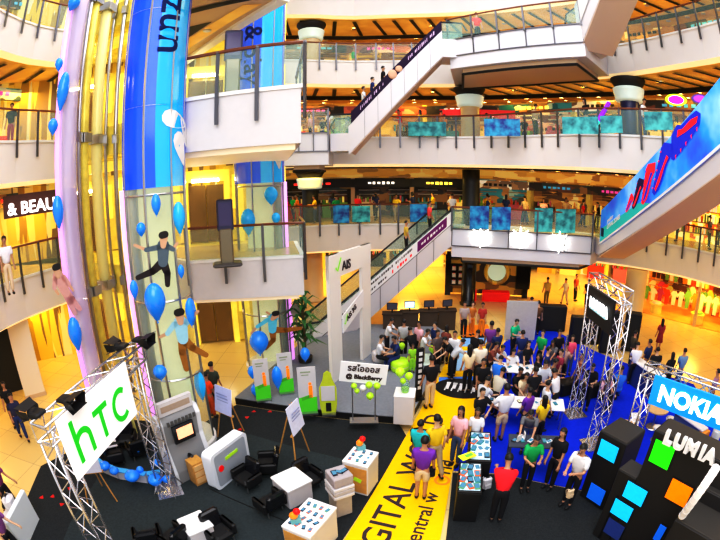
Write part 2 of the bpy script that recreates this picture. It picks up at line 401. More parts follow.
def shop(a, b, z0, H, style, inward, lv, idx):
    a = Vector((a.x, a.y, z0)); b = Vector((b.x, b.y, z0)); L = (b - a).length; u = (b - a).normalized(); n = inward.normalized()
    rz = math.atan2(u.y, u.x); t = empty('shopfront', a, 0, '%s shopfront, bay %s of the row along the %s' % (shop_adj[style], idx, storey_w[lv]), 'shop', 'shop bays on the %s' % storey_w[lv])
    g = lambda x, d, z: u * x + n * d + Vector((0, 0, z))
    R = Matrix((u, n, Vector((0, 0, 1)))).transposed()
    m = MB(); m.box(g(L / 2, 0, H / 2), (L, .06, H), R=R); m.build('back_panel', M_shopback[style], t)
    m = MB(); m.box(g(.14, .7, H / 2), (.28, 1.4, H), R=R); m.build('pier', M_soffbeige if style % 2 else M_palegold, t)
    m = MB(); m.box(g(L / 2, 1.4, H - .35), (L, .12, .55), R=R); m.build('fascia_board', M_shopback[(style + 1) % 6] if style != 1 else M_blk, t)
    fb_ = [c_ for c_ in t.children if c_.name.startswith('fascia_board')][0]; w = L * .45; x = L / 2 - w / 2
    for k in range(6):
        ww = w / 6 * random.uniform(.5, .8); m = MB(); hh = random.uniform(.12, .2); m.box(g(x + ww / 2, 1.5, H - .35), (ww, .05, hh), R=R); m.box(g(x + ww / 2, 1.53, H - .35), (ww * .4, .03, hh * .35), R=R); m.build('letter', SIGNC[(idx * 5 + lv) % 6], fb_); x += w / 6
    for r in range(2):
        m = MB(); xx = .5 + r * L * .5; m.box(g(xx + L * .18, .9, .5), (L * .3, .5, 1.0), R=R); m.build('display_counter', GOODS[(idx + r * 3) % 8], t)
        m = MB(); x = xx
        m.m = 0
        for k in range(9):
            m.m = k % 3; hh = random.uniform(.15, .45); m.box(g(x + .1, .85 + random.uniform(-.1, .1), 1.0 + hh / 2), (.12, .2, hh), R=R, taper=random.choice([1, .6])); x += L * .3 / 9
        m.build('merchandise', [GOODS[(idx + r) % 8], GOODS[(idx + 2 + r) % 8], GOODS[(idx + 5) % 8]], t)
        m = MB()
        for k in range(5):
            m.box(g(xx + L * .18, .2, 1.5 + k * .3), (L * .34, .3, .04), R=R)
        m.build('shelf', M_whitem if style % 2 else M_wood, t)
    return t
STY = {1: [2, 0, 2, 0, 1, 2, 0, 2, 0, 2, 0, 3, 0, 0], 2: [1, 1, 1, 4, 0, 0, 2, 0, 2, 2, 0, 2, 0, 2], 3: [0, 2, 0, 3, 4, 0, 2, 0, 4, 0, 2, 0], 4: [0, 2, 5, 0, 2, 5, 0, 2, 5, 0, 2]}
for lv, z0, H in ((1, 0, 3.3), (2, F2, 2.65), (3, F3, 2.7), (4, F4, 2.8)):
    key = 2 if lv == 1 else lv
    pts, ns = RP[key, 'back']; dep = 12.5 if lv == 1 else 6.6
    off = [p + n * dep for p, n in zip(pts, ns)]
    # walk along offset curve in 4 m bays
    bays = [off[0]]
    for p in off:
        if (p - bays[-1]).length > 4.0: bays.append(p)
    m = MB()
    for i in range(len(off) - 1):
        a = off[i] + ns[i] * 1.2; b = off[i + 1] + ns[i + 1] * 1.2
        m.quad((a.x, a.y, z0), (b.x, b.y, z0), (b.x, b.y, z0 + 4.9), (a.x, a.y, z0 + 4.9))
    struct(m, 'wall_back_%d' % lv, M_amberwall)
    for i in range(len(bays) - 1):
        a, b = bays[i], bays[i + 1]; u = (b - a).normalized(); n = Vector((u.y, -u.x, 0)); mid = (a + b) / 2
        if n.dot(Vector((.5, 8, 0)) - mid) < 0: n = -n
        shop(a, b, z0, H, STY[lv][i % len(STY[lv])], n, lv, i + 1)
for lv, z0, H in ((1, 0, 3.3), (2, F2, 3.2), (3, F3, 3.2), (4, F4, 3.2)):
    key = max(lv, 2); pts, ns = RP[key, 'left']; off = [p + n * 5.5 for p, n in zip(pts, ns)]
    m = MB()
    for i in range(len(off) - 1):
        a = off[i] + ns[i] * 1.0; b = off[i + 1] + ns[i + 1] * 1.0
        m.quad((a.x, a.y, z0), (b.x, b.y, z0), (b.x, b.y, z0 + 4.9), (a.x, a.y, z0 + 4.9))
    struct(m, 'wall_left_%d' % lv, M_soffbeige)
    bays = [off[-1]]
    for p in off[::-1]:
        if (p - bays[-1]).length > 3.6: bays.append(p)
    for i in range(len(bays) - 1):
        a, b = bays[i], bays[i + 1]; u = (b - a).normalized(); n = Vector((u.y, -u.x, 0)); mid = (a + b) / 2
        if n.dot(Vector((.5, 8, 0)) - mid) < 0: n = -n
        s = shop(a, b, z0, H, [0, 2, 0, 3][(i + lv) % 4] if lv > 1 else [2, 0, 2, 0][i % 4], n, lv, i + 1)
        s['label'] = '%s shopfront, bay %s along the west gallery, %s' % (s['label'].split(' ')[0], i + 1, storey_w[lv]); s['group'] = 'west gallery shop bays on the %s' % storey_w[lv]

# round columns with white bowl capitals
def column(x, y, z0, z1, r, m, cap, label, name='column'):
    t = empty('round_column', (x, y, z0), 0, label, 'column'); H = z1 - z0
    MB().lathe([(r * 1.15, 0), (r * 1.15, .12), (r, .16), (r, H - .9), (r, H)], n=20).build('shaft', m, t, True)
    if cap:
        MB().lathe([(r * .9, H - 1.15), (.70, H - 1.12), (.76, H - 1.02), (.74, H - .96), (.82, H - .62), (.84, H - .50), (.78, H - .46)], n=24).build('capital', mat('capital_glow', (.60, .72, .68), .4, emit=.22), t, True)
        MB().lathe([(.70, H - .44), (.92, H - .1), (.92, H)], n=20).build('ceiling_plate', M_black, t, True)
    return t
M_colb = mat('beige_column', (.66, .52, .33), .4)
def colat(px, py, D): 
    p = atD(px, py, D); return p.x, p.y
c1 = colat(470, 110, 24.6); c2 = colat(630, 110, 21.3); c3 = colat(311, 50, 26.0)
column(c1[0], c1[1], F3, F4 - FD - .2, .55, M_colb, True, 'beige round column with white bowl capital behind third floor railing')
column(c1[0], c1[1], F2, F3 - FD - .2, .5, M_blk, False, 'black-clad column with posters behind second floor railing')
column(c1[0], c1[1], 0, F2 - FD - .2, .42, M_blkg, False, 'gloss black column beside red cosmetics kiosk')
column(c2[0], c2[1], F3, F4 - FD - .2, .5, mat('navy_column', (.03, .03, .12), .3), True, 'dark navy round column with white bowl capital near the poster escalator')
column(14.7, 18.6, 0, F2 - FD - .2, .62, M_colb, False, 'thick beige column beside the clothing store on the ground floor')
column(c3[0], c3[1], F4, F5 - FD - .2, .6, M_colb, True, 'amber round column with bowl capital on the fourth floor, near the blue tower')
c4 = colat(310, 190, 26.4); column(c4[0], c4[1], F2, F3 - FD - .2, .5, M_blk, True, 'dark column with white band capital behind second floor railing, near lift lobby')
for (px, py, D, lab) in ((312, 290, 25.5, 'amber column behind the white arch on the ground floor'),):
    p = atD(px, py, D); column(p.x, p.y, 0, F2 - FD - .2, .7, M_colb, False, lab)

# ------------------------------------------------------------------ lift lobby (golden) between west gallery and far gallery
m = MB()
lob = [(-16, 13.5), (-13, 16.0), (-8.6, 17.6), (-3.9, 19.0)]
for a, b in zip(lob, lob[1:]): m.quad((a[0], a[1], 0), (b[0], b[1], 0), (b[0], b[1], 22), (a[0], a[1], 22))
m.quad((-3.9, 19.0, 0), (-4.2, 24.5, 0), (-4.2, 24.5, 22), (-3.9, 19, 22))
struct(m, 'wall_lobby', M_gold)
def lpt(t):
    L = [0.0]
    for a, b in zip(lob, lob[1:]): L.append(L[-1] + math.hypot(b[0] - a[0], b[1] - a[1]))
    s = t * L[-1]
    for i in range(3):
        if s <= L[i + 1] + 1e-6:
            k = (s - L[i]) / (L[i + 1] - L[i]); a, b = lob[i], lob[i + 1]; d = Vector((b[0] - a[0], b[1] - a[1], 0)).normalized()
            return Vector((a[0] + (b[0] - a[0]) * k, a[1] + (b[1] - a[1]) * k, 0)), d
nf = ['ground', 'second', 'third', 'fourth']
for fi, z0 in enumerate((0, F2, F3, F4)):
    # slab edge
    if fi:
        m = MB()
        m.prism([(-16, 13.4), (-13, 15.9), (-8.6, 17.5), (-4, 18.9), (-3.6, 17.2), (-7, 14.6), (-8.2, 14.3), (-11.0, 14.0)], z0 - .9, z0)
        struct(m, 'floor_%d_lobby' % (fi + 1), [M_palegold])
    for k, tt in enumerate((.34, .44, .56, .68, .78, .88, .965)):
        p, d = lpt(tt); n = Vector((d.y, -d.x, 0)); 
        R = Matrix((d, n, Vector((0, 0, 1)))).transposed()
        kind = k % 2
        if kind == 0:
            t = empty('lift_door', (p.x, p.y, z0), 0, 'golden lift doors with glowing lintel on the %s floor lobby, doorway %d from the west' % (nf[fi], k // 2 + 1), 'door', 'lift doors on the %s floor' % nf[fi])
            g = lambda x, dd, z: d * x + n * dd + Vector((0, 0, z))
            MB().box(g(-.4, .12, 1.3), (.76, .06, 2.5), R=R).build('door_leaf', M_bronze, t); MB().box(g(.4, .12, 1.3), (.76, .06, 2.5), R=R).build('door_leaf', M_bronze, t)
            f = MB(); f.box(g(-.95, .2, 1.6), (.25, .3, 3.2), R=R); f.box(g(.95, .2, 1.6), (.25, .3, 3.2), R=R); f.box(g(0, .2, 2.95), (2.1, .32, .5), R=R); f.build('door_frame', M_goldlt, t)
            MB().box(g(0, .4, 2.75), (1.2, .1, .12), R=R).build('lintel_lamp', M_dot, t)
        else:
            t = empty('wall_panel_light', (p.x, p.y, z0), 0, 'pale gold panel with lit niche, %s floor lobby, panel %d from the west' % (nf[fi], k // 2 + 1), 'wall panel', 'pale gold panels on the %s floor lobby' % nf[fi])
            g = lambda x, dd, z: d * x + n * dd + Vector((0, 0, z))
            MB().box(g(0, .1, 1.7), (1.1, .16, 3.3), R=R).build('panel', M_palegold, t)
            MB().box(g(0, .2, 2.2), (.35, .05, 1.5), R=R).build('niche', M_goldlt, t)

# ------------------------------------------------------------------ near balconies
def balcony(poly, F, fd, label, nr, lipside=2):
    t = empty('balcony', (poly[0][0], poly[0][1], F - fd), 0, label, 'balcony'); T = Matrix.Translation((-poly[0][0], -poly[0][1], -(F - fd)))
    m = MB(); m.T = T; m.prism(poly, F - fd, F - .02); m.build('parapet', M_white, t)
    c = Vector((sum(p[0] for p in poly) / len(poly), sum(p[1] for p in poly) / len(poly), 0))
    lip = [tuple(Vector((p[0], p[1], 0)) + (Vector((p[0], p[1], 0)) - c).normalized() * .07)[:2] for p in poly]
    m = MB(); m.T = T; m.prism(lip, F - .02, F + .08); m.build('coping', M_whitem, t)
    m = MB(); m.T = T; m.prism([tuple(Vector((p[0], p[1], 0)) - (Vector((p[0], p[1], 0)) - c).normalized() * .12)[:2] for p in poly], F + .08, F + .10); m.build('floor_finish', M_slabfloor, t)
    inn = [tuple(Vector((p[0], p[1], 0)) - (Vector((p[0], p[1], 0)) - c).normalized() * .2)[:2] for p in poly]
    m = MB(); m.T = T; m.prism(inn, F - fd - .14, F - fd); m.build('soffit', mat('cream_soffit', (.85, .70, .5), .5, emit=.2), t)
    # rail on front edge and right side
    pts = []
    for (a, b) in ((poly[0], poly[1]), (poly[1], poly[2])):
        for k in range(nr): pts.append(Vector((a[0] + (b[0] - a[0]) * k / nr, a[1] + (b[1] - a[1]) * k / nr, 0)))
    ns = [-q for q in normals(pts, c)]
    railing(pts, ns, F, 'glass railing with dark posts on the ' + label.split(' with')[0], sub=1, drop=.75, H=1.15, owner=t)
    return t
b3 = [G(182, 102, F3).xy.to_tuple(), G(301, 87, F3).xy.to_tuple(), (-2.4, 15.2), (-8, 15.5), (-6.5, 11)]
balcony(b3, F3, 1.35, 'white third floor lift balcony with grey lip', 3)
b2 = [G(188, 263, F2).xy.to_tuple(), G(303, 257, F2).xy.to_tuple(), (-2.6, 17.2), (-7.5, 16.2), (-6.8, 14)]
balcony(b2, F2, 1.3, 'white second floor lift balcony with grey lip', 3)
# underside of the fourth floor lift balcony
zz = F4 - 1.3
pA, pB = G(180, 62, zz), G(280, -4, zz)
poly = [pA.xy.to_tuple(), pB.xy.to_tuple(), (pB.x * .5, pB.y * .5), (pA.x * .5, pA.y * .5)]
t = empty('balcony', (pA.x, pA.y, zz), 0, 'fourth floor lift balcony seen from below, cream soffit with white edge', 'balcony')
T = Matrix.Translation(-Vector((pA.x, pA.y, zz)))
m = MB(); m.T = T; m.prism(poly, zz, zz + 1.2); m.build('parapet', M_soffbeige, t)
e = (pB - pA).normalized(); nn = Vector((-e.y, e.x, 0))
m = MB(); m.T = T; a = pA; m.slab(a + Vector((0, 0, -.12)), pB + Vector((0, 0, -.12)), pB + nn * .35 + Vector((0, 0, -.12)), a + nn * .35 + Vector((0, 0, -.12)), .2); m.build('edge_trim', M_whitem, t)
q0, q1, q2 = G(186, 28, zz - .02), G(212, 22, zz - .02), G(188, 38, zz - .02)
m = MB(); m.T = T; m.add([q0, q1, q2, q0 + Vector((0, 0, .015)), q1 + Vector((0, 0, .015)), q2 + Vector((0, 0, .015))], [(0, 1, 2), (3, 5, 4)]); m.build('recess', M_black, t)
q0, q1, q2, q3 = G(184, 42, zz - .02), G(243, 5, zz - .02), G(262, 4, zz - .02), G(184, 52, zz - .02)
m = MB(); m.T = T; m.add([q0, q1, q2, q3], [(0, 1, 2, 3)]); m.build('timber_strip', M_soffL, t)
q0, q1, q2, q3 = G(190, 14, zz - .03), G(252, 0, zz - .03), G(250, -3, zz - .03), G(188, 10, zz - .03)
m = MB(); m.T = T; m.add([q0, q1, q2, q3], [(0, 1, 2, 3)]); m.build('dark_joint', M_black, t)
downlight(tuple(G(207, 31, zz - .06)))

# ------------------------------------------------------------------ landings and escalators
def landing(poly, F, fd, label, pan=5):
    t = empty('escalator_landing', (poly[0][0], poly[0][1], F - fd), 0, label, 'landing'); T = Matrix.Translation((-poly[0][0], -poly[0][1], -(F - fd)))
    m = MB(); m.T = T; m.prism(poly, F - fd, F); m.build('slab', mat('landing_white', (.62, .62, .68), .4), t)
    a, b = Vector((*poly[0], 0)), Vector((*poly[1], 0)); u = (b - a).normalized(); n = Vector((u.y, -u.x, 0))
    # front panel trims
    m = MB(); m.T = T; L = (b - a).length
    R = Matrix((u, n, Vector((0, 0, 1)))).transposed()
    for k in range(pan + 1):
        p = a + u * (L * k / pan); m.box((p.x + n.x * .03, p.y + n.y * .03, F - .4), (.05, .05, .95), R=R)
    for zf in (F - .86, F + .02): 
        p = (a + b) / 2 + n * .03; m.box((p.x, p.y, zf), (L, .05, .05), R=R)
    m.build('panel_trim', M_post, t)
    c = Vector((sum(p[0] for p in poly) / len(poly), sum(p[1] for p in poly) / len(poly), 0))
    inn = [tuple(Vector((p[0], p[1], 0)) - (Vector((p[0], p[1], 0)) - c).normalized() * .6)[:2] for p in poly]
    m = MB(); m.T = T; m.prism(inn, F - fd - .25, F - fd); m.build('soffit', M_soffbeige, t)
    m = MB(); m.T = T
    for q0, q1 in zip(inn, inn[1:] + inn[:1]): m.cyl((q0[0], q0[1], F - fd - .26), (q1[0], q1[1], F - fd - .26), .07, 5)
    m.build('soffit_joint', M_black, t)
    pts = [a + u * (L * k / (pan * 1)) for k in range(pan + 1)]; ns = [n] * len(pts)
    railing(pts, [Vector((-n.x, -n.y, 0)) for _ in pts], F, '', sub=1, drop=.1, owner=t)
    return t, a, u, n, L
L2a, L2b = G(452, 229, F2), G(592, 237, F2)
L4a, L4b = G(449, 41, F4), G(582, 24, F4)
q0, q1 = G(284, 134, F3), G(328, 133, F3)
land3 = landing([(q0.x, q0.y), (q1.x, q1.y), (q1.x + .1, q1.y + 2.2), (q0.x - .3, q0.y + 2.2)], F3, 1.5, 'small third floor escalator landing, white box between balcony and advert escalator', pan=3)[0]
land2, la, lu, ln, lL = landing([(L2a.x, L2a.y), (L2b.x, L2b.y), (13.0, 20.2), (9, 23.2), (5.2, 23.9)], F2, 1.45, 'second floor escalator landing, white with square panels')
land4, ka, ku, kn, kL = landing([(L4a.x, L4a.y), (L4b.x, L4b.y), (11.9, 17.5), (9.5, 21), (5.5, 23.8)], F4, 1.5, 'fourth floor escalator landing, white with square panels')

def escalator(p0, p1, w, label, adside, admat, th=.95, bal=1.0, adh=None):
    """p0 low end, p1 high end (centre line at step level)."""
    p0 = Vector(p0); p1 = Vector(p1); t = empty('escalator', p0, 0, label, 'escalator')
    d = p1 - p0; h = Vector((d.x, d.y, 0)).normalized(); s = Vector((h.y, -h.x, 0))
    a = Vector((0, 0, 0)); b = d; ea = a - h * 1.0; eb = b + h * 1.0
    up = Vector((0, 0, 1))
    m = MB()
    prof = [ea, a, b, eb, eb - up * th, b - up * th, a - up * th * .9, ea - up * th * .9]
    for sd in (w / 2,):
        vs = [q + s * sd for q in prof] + [q - s * sd for q in prof]; n = 8
        fs = [tuple(range(n)), tuple(range(2 * n - 1, n - 1, -1))] + [(i, n + i, n + (i + 1) % n, (i + 1) % n) for i in range(n)]
        m.add(vs, fs)
    m.build('truss_cladding', mat('escalator_cladding', (.62, .60, .64), .4), t)
    m = MB()
    m.slab(a - up * (th + .02) - s * w / 2, b - up * (th + .02) - s * w / 2, b - up * (th + .02) + s * w / 2, a - up * (th + .02) + s * w / 2, -.05)
    m.build('underside_panel', mat('escalator_underside', (.62, .48, .40), .6), t)
    nst = max(8, int(d.length / .42)); m = MB()
    for k in range(nst):
        q = a + d * ((k + .5) / nst); m.box(q + up * .05, (w * .62, .40, .22), rz=math.atan2(h.y, h.x) - PI / 2)
    m.build('steps', M_post, t)
    for sg in (1, -1):
        o = s * (w / 2 - .04) * sg
        m = MB(); m.slab(ea + o, a + o, a + o + up * bal * .9, ea + o + up * bal * .9, .02 * sg); m.slab(a + o, b + o, b + o + up * bal * .9, a + o + up * bal * .9, .02 * sg); m.slab(b + o, eb + o, eb + o + up * bal * .9, b + o + up * bal * .9, .02 * sg)
        m.build('balustrade', M_glass, t)
        m = MB(); m.tube([ea + o + up * .2 - h * .05, ea + o - h * .25 + up * bal * .5, ea + o + up * bal * .93, a + o + up * bal * .93, b + o + up * bal * .93, eb + o + up * bal * .93, eb + o + h * .25 + up * bal * .5], .045, 6); m.build('handrail', M_blk, t)
    return t, a, d, h, s, up
def strip_on(t, a, d, s, up, sg, w, z0, z1, f0, f1, m, name, out=.03):
    o = s * (w / 2 + out) * sg; mb = MB(); A = a + d * f0 + o; B = a + d * f1 + o
    mb.slab(A + up * z0, B + up * z0, B + up * z1, A + up * z1, .012 * sg); return mb.build(name, m, t)
# B : ground to second floor
W = 1.5
def shift(p, s, k): return (p[0] + s[0] * k, p[1] + s[1] * k, p[2])
eB0 = Vector((-2.2, 18.9, 0.02)); eB1 = Vector((L2a.x - .5, L2a.y + .6, F2))
tB, a, d, h, s, up = escalator(eB0, eB1, W, 'white escalator with text strip rising from behind the white arch', -1, None)
sg = 1 if s.y < 0 else -1
strip_on(tB, a, d, s, up, sg, W, -.95, .2, -.05, 1.02, mat('escalator_cladding', (.62, .60, .64), .4), 'side_panel', .025)
for k_ in range(1, 7): strip_on(tB, a, d, s, up, sg, W, -.95, .15, k_ / 7, k_ / 7 + .003, M_post, 'panel_joint', .04)
strip_on(tB, a, d, s, up, sg, W, .2, .84, -.05, 1.02, M_whitem, 'advert_strip')
strip_on(tB, a, d, s, up, sg, W, .28, .78, .72, .97, cm(.18, .02, .16), 'purple_advert', .045)
strip_on(tB, a, d, s, up, sg, W, .16, .2, -.05, 1.02, M_post, 'trim_line', .035)
def dashes(t, a, d, s, up, sg, w, zc, hh, f0, f1, n, m, name, out=.05):
    o = s * (w / 2 + out) * sg; mb = MB(); 
    for k in range(n):
        f = f0 + (f1 - f0) * k / n; g = f + (f1 - f0) / n * random.choice([.55, .7, .4]); A = a + d * f + o; B = a + d * g + o; q = hh * random.choice([.7, 1, .8])
        if random.random() < .12: continue
        mb.slab(A + up * (zc - q / 2), B + up * (zc - q / 2), B + up * (zc + q / 2), A + up * (zc + q / 2), .008 * sg)
    return mb.build(name, m, t)
dashes(tB, a, d, s, up, sg, W, .68, .12, .3, .7, 26, M_ink, 'small_print')
dashes(tB, a, d, s, up, sg, W, .40, .16, .52, .70, 9, M_red, 'red_print')
dashes(tB, a, d, s, up, sg, W, .40, .10, .12, .48, 22, M_ink, 'small_print')
dashes(tB, a, d, s, up, sg, W, .53, .14, .75, .95, 8, M_whitem, 'small_print', .06)
# A : third to fourth floor
eA0 = Vector((-.25, 21.0, F3)); eA1 = Vector((L4a.x - .3, L4a.y + .5, F4))
tA, a, d, h, s, up = escalator(eA0, eA1, W, 'white escalator with black advert strip rising to the fourth floor landing', -1, None, th=.95)
sg = 1 if s.y < 0 else -1
strip_on(tA, a, d, s, up, sg, W, -.9, .45, -.03, 1.0, mat('escalator_cladding', (.62, .60, .64), .4), 'side_panel', .025)
for k_ in range(1, 7): strip_on(tA, a, d, s, up, sg, W, -.9, .45, k_ / 7, k_ / 7 + .003, M_post, 'panel_joint', .04)
strip_on(tA, a, d, s, up, sg, W, .45, 1.0, .0, 1.0, cm(.03, .015, .05), 'advert_strip')
dashes(tA, a, d, s, up, sg, W, .72, .2, .62, .92, 16, cm(.6, .45, .65), 'small_print')
dashes(tA, a, d, s, up, sg, W, .72, .2, .1, .36, 14, cm(.6, .45, .65), 'small_print')
mb = MB(); c = a + d * .45 + s * (W / 2 + .05) * sg + up * .72
mb.ball(c, .22, 12, 8, (1, .2, 1.1)); mb.ball(c + d.normalized() * .45 - up * .05, .18, 10, 7, (1, .2, .9)); mb.build('printed_portrait', M_skin2, tA, True)
# C : second floor landing towards the third floor, big poster
eC0 = Vector((12.7, 18.5, F2)); eC1 = Vector((9.4, 6.1, F3))
WC = 1.5
tC, a, d, h, s, up = escalator(eC0, eC1, WC, 'escalator with large blue football boot poster on its side', 1, None, th=.95, bal=1.2)
sg = 1 if (s.x < 0) else -1
def postermat():
    m = bpy.data.materials.new('poster_gradient'); m.use_nodes = True; nt = m.node_tree; b = nt.nodes['Principled BSDF']
    tc = nt.nodes.new('ShaderNodeTexCoord'); n = nt.nodes.new('ShaderNodeTexNoise'); n.inputs['Scale'].default_value = .35; n.inputs['Detail'].default_value = 4
    r = nt.nodes.new('ShaderNodeValToRGB'); cr = r.color_ramp
    cr.elements[0].position = .36; cr.elements[0].color = (.03, .10, .75, 1); cr.elements[1].position = .62; cr.elements[1].color = (.35, .65, .95, 1)
    e = cr.elements.new(.48); e.color = (.02, .30, .95, 1)
    nt.links.new(tc.outputs['Object'], n.inputs['Vector']); nt.links.new(n.outputs['Fac'], r.inputs['Fac']); nt.links.new(r.outputs['Color'], b.inputs['Base Color'])
    nt.links.new(r.outputs['Color'], b.inputs['Emission Color']); b.inputs['Emission Strength'].default_value = .25; b.inputs['Roughness'].default_value = .4
    return m
M_poster = postermat()
PZ0, PZ1 = -.35, 1.35
strip_on(tC, a, d, s, up, sg, WC, PZ0, PZ1, .01, 1.1, M_poster, 'poster')
strip_on(tC, a, d, s, up, sg, WC, PZ0, PZ0 + .1, .0, 1.1, M_whitem, 'edge_trim', .045)
# teal lower wedge of the poster
o = s * (WC / 2 + .05) * sg
mb = MB(); A = a + d * .02 + o; B = a + d * .5 + o
mb.slab(A + up * (PZ0 + .1), B + up * (PZ0 + .1), a + d * .42 + o + up * (PZ0 + .45), A + up * (PZ0 + .75), .006 * sg); mb.build('teal_wedge', cm(.02, .42, .40, .5, .25), tC)
# boots: four football boots
def boot(f, z, L, ang, cols):
    c = a + d * f + o + up * z; X = (d.normalized() * math.cos(ang) + up * math.sin(ang)); Y = (up * math.cos(ang) - d.normalized() * math.sin(ang))
    dh_ = d.normalized()
    def P(x, y, k=0):
        v = (X * x + Y * y) * L; v = v + dh_ * v.dot(dh_) * .4
        return c + v + s * sg * (.012 + .01 * k)
    bo = MB(); out = [(-.5, -.16), (-.44, .30), (-.22, .34), (-.08, .22), (.2, .17), (.42, .10), (.54, -.06), (.48, -.22), (0, -.26), (-.4, -.26)]
    bo.add([P(x, y) for x, y in out], [tuple(range(len(out)))]); b0 = bo.build('printed_boot', cols[0], tC)
    m = MB(); m.add([P(x, y, 1) for x, y in [(-.2, .22), (-.05, .12), (.25, .07), (.46, -.04), (.4, -.12), (.05, -.02), (-.25, .1)]], [tuple(range(7))]); m.build('boot_stripe', cols[1], b0)
    m = MB()
    for k in range(5): m.add([P(-.35 + k * .18, -.2, 1), P(-.3 + k * .18, -.2, 1), P(-.325 + k * .18, -.29, 1)], [(0, 1, 2)])
    m.build('boot_stud', cols[1], b0)
cR, cB_, cK = cm(.9, .02, .05, .5, .3), cm(.02, .04, .6, .5, .2), cm(.03, .01, .12, .5)
boot(.33, .42, .7, -2.3, (cR, cB_)); boot(.40, .52, 1.05, -2.0, (cK, cR)); boot(.48, .56, 1.3, -1.8, (cR, cB_)); boot(.58, .60, 1.5, -2.0, (cB_, cR)); boot(.72, .98, 1.6, .15, (cB_, cR))
xd = d.normalized() if True else d
textobj('poster_text', 'predator', .26, a + d * .10 + o + up * .42 + s * sg * .02, d, up, M_whitem, tC, ext=.004, bold=.01)
textobj('poster_text', 'LETHAL ZONES', .28, a + d * .10 + o + up * .12 + s * sg * .02, d, up, M_whitem, tC, ext=.004, bold=.01)
mb = MB(); mb.box(a + d * .045 + o + up * .15, (.05, .4, .4), rz=math.atan2(h.y, h.x) - PI / 2); mb.build('emblem_square', cm(.01, .03, .1), tC)
# D : fourth floor landing upwards
eD0 = Vector((L4b.x + .8, L4b.y + .3, F4)); eD1 = Vector((10.0, 9.2, F5))
tD, a, d, h, s, up = escalator(eD0, eD1, 1.7, 'white escalator climbing from the fourth floor landing, seen from below', 1, None, th=1.1)
sg = 1 if (s.x < 0) else -1
strip_on(tD, a, d, s, up, sg, 1.7, -.2, .95, .0, 1.1, M_white, 'side_panel')

# star-burst lamps on the second floor landing
def star(px, py):
    p = atD(px, py, 20.3); q = la + lu * ((p - la).dot(lu)); q = q + ln * .16; q.z = p.z
    t = empty('star_lamp', q, 0, 'white glowing star lamp mounted on the front of the escalator landing', 'lamp', 'star lamps on the second floor landing')
    m = MB(); R = 0.58; up = Vector((0, 0, 1)); n = 16; vs = []
    for k in range(n):
        r = R if k % 2 == 0 else .16; an = 2 * PI * k / n; vs.append(lu * math.cos(an) * r + up * math.sin(an) * r)
    vs.append(ln * .1); vs.append(-ln * .02)
    m.add(vs, [(k, (k + 1) % n, n) for k in range(n)] + [((k + 1) % n, k, n + 1) for k in range(n)]); m.build('star_body', mat('star_glow', (1, .98, .85), .5, emit=9), t)
    m = MB(); m.lathe([(.07, 0), (.06, .05)], n=12); m.build('bulb', M_dot, t)
    return t
for i, (px, py) in enumerate(((478, 241), (521, 242), (563, 247))):
    t = star(px, py)
    t['label'] = ['white glowing star lamp on the landing front, beside the text-strip escalator', 'white glowing star lamp in the middle of the landing front', 'white glowing star lamp on the landing front, nearest the boot poster escalator'][i]
    del t['group']

# posters stuck on railings
def banner_on(pxa, pya, pxb, pyb, D, col, label, h=None, name='railing_poster', grp=None):
    a = atD(pxa, pya, D); b = atD(pxb, pya, D); c = atD(pxb, pyb, D); dd = atD(pxa, pyb, D)
    c.x, c.y = b.x, b.y; dd.x, dd.y = a.x, a.y
    t = empty(name, (dd.x, dd.y, dd.z), 0, label, 'poster', grp)
    m = MB(); m.T = Matrix.Translation(-dd); m.slab(dd, c, b, a, .02); m.build('sheet', col, t)
    u = (c - dd); upv = (a - dd)
    m = MB(); m.T = Matrix.Translation(-dd)
    nn = u.cross(upv).normalized() * -.015
    for k in range(3):
        f0 = random.uniform(.1, .5); f1 = f0 + random.uniform(.15, .3); g0 = random.uniform(.1, .6); g1 = g0 + random.uniform(.1, .3)
        m.quad(dd + u * f0 + upv * g0 + nn, dd + u * f1 + upv * g0 + nn, dd + u * f1 + upv * g1 + nn, dd + u * f0 + upv * g1 + nn)
    m.build('printed_picture', cm(random.uniform(.1, .6), random.uniform(.3, .7), random.uniform(.5, .8), .5, .3), t)
    return t
pb = slatmat('poster_deep_blue', (.01, .03, .20), (.03, .30, .50), 3, emit=.2); pt = slatmat('poster_teal', (.01, .12, .15), (.08, .42, .42), 3, emit=.2)
for i, (x0, x1, y0, y1, D) in enumerate([(470, 489, 206, 229, 21.2), (492, 511, 207, 230, 21.4), (535, 553, 208, 232, 21.9), (556, 576, 209, 233, 22.0)]):
    banner_on(x0, y0, x1, y1, D, [pb, pb, pt, pt][i], ['deep blue underwater poster', 'blue poster with pale figures', 'teal poster with small print', 'teal poster beside a walking shopper'][i] + ' on the landing glass')
for i, (x0, x1, y0, y1) in enumerate([(333, 349, 205, 223), (352, 370, 206, 222), (410, 427, 204, 222)]):
    banner_on(x0, y0, x1, y1, 23.55, pb if i != 1 else pt, ['dark teal poster, nearest the lift lobby,', 'dim green-blue poster, second from the lift lobby,', 'deep blue poster nearest the text-strip escalator'][i] + ' on the second floor railing')
for i, (x0, x1, y0, y1, D) in enumerate([(408, 446, 122, 136, 22.6), (484, 520, 119, 136, 20.6), (562, 598, 117, 134, 18.2), (644, 672, 112, 130, 16.2), (600, 622, 116, 133, 17.2)]):
    banner_on(x0, y0, x1, y1, D - .25, pt if i != 1 else pb, 'teal promotional poster on the third floor railing, ' + ['by the advert escalator', 'beside the beige column', 'before the navy column', 'nearest the boot poster', 'under the navy column'][i])

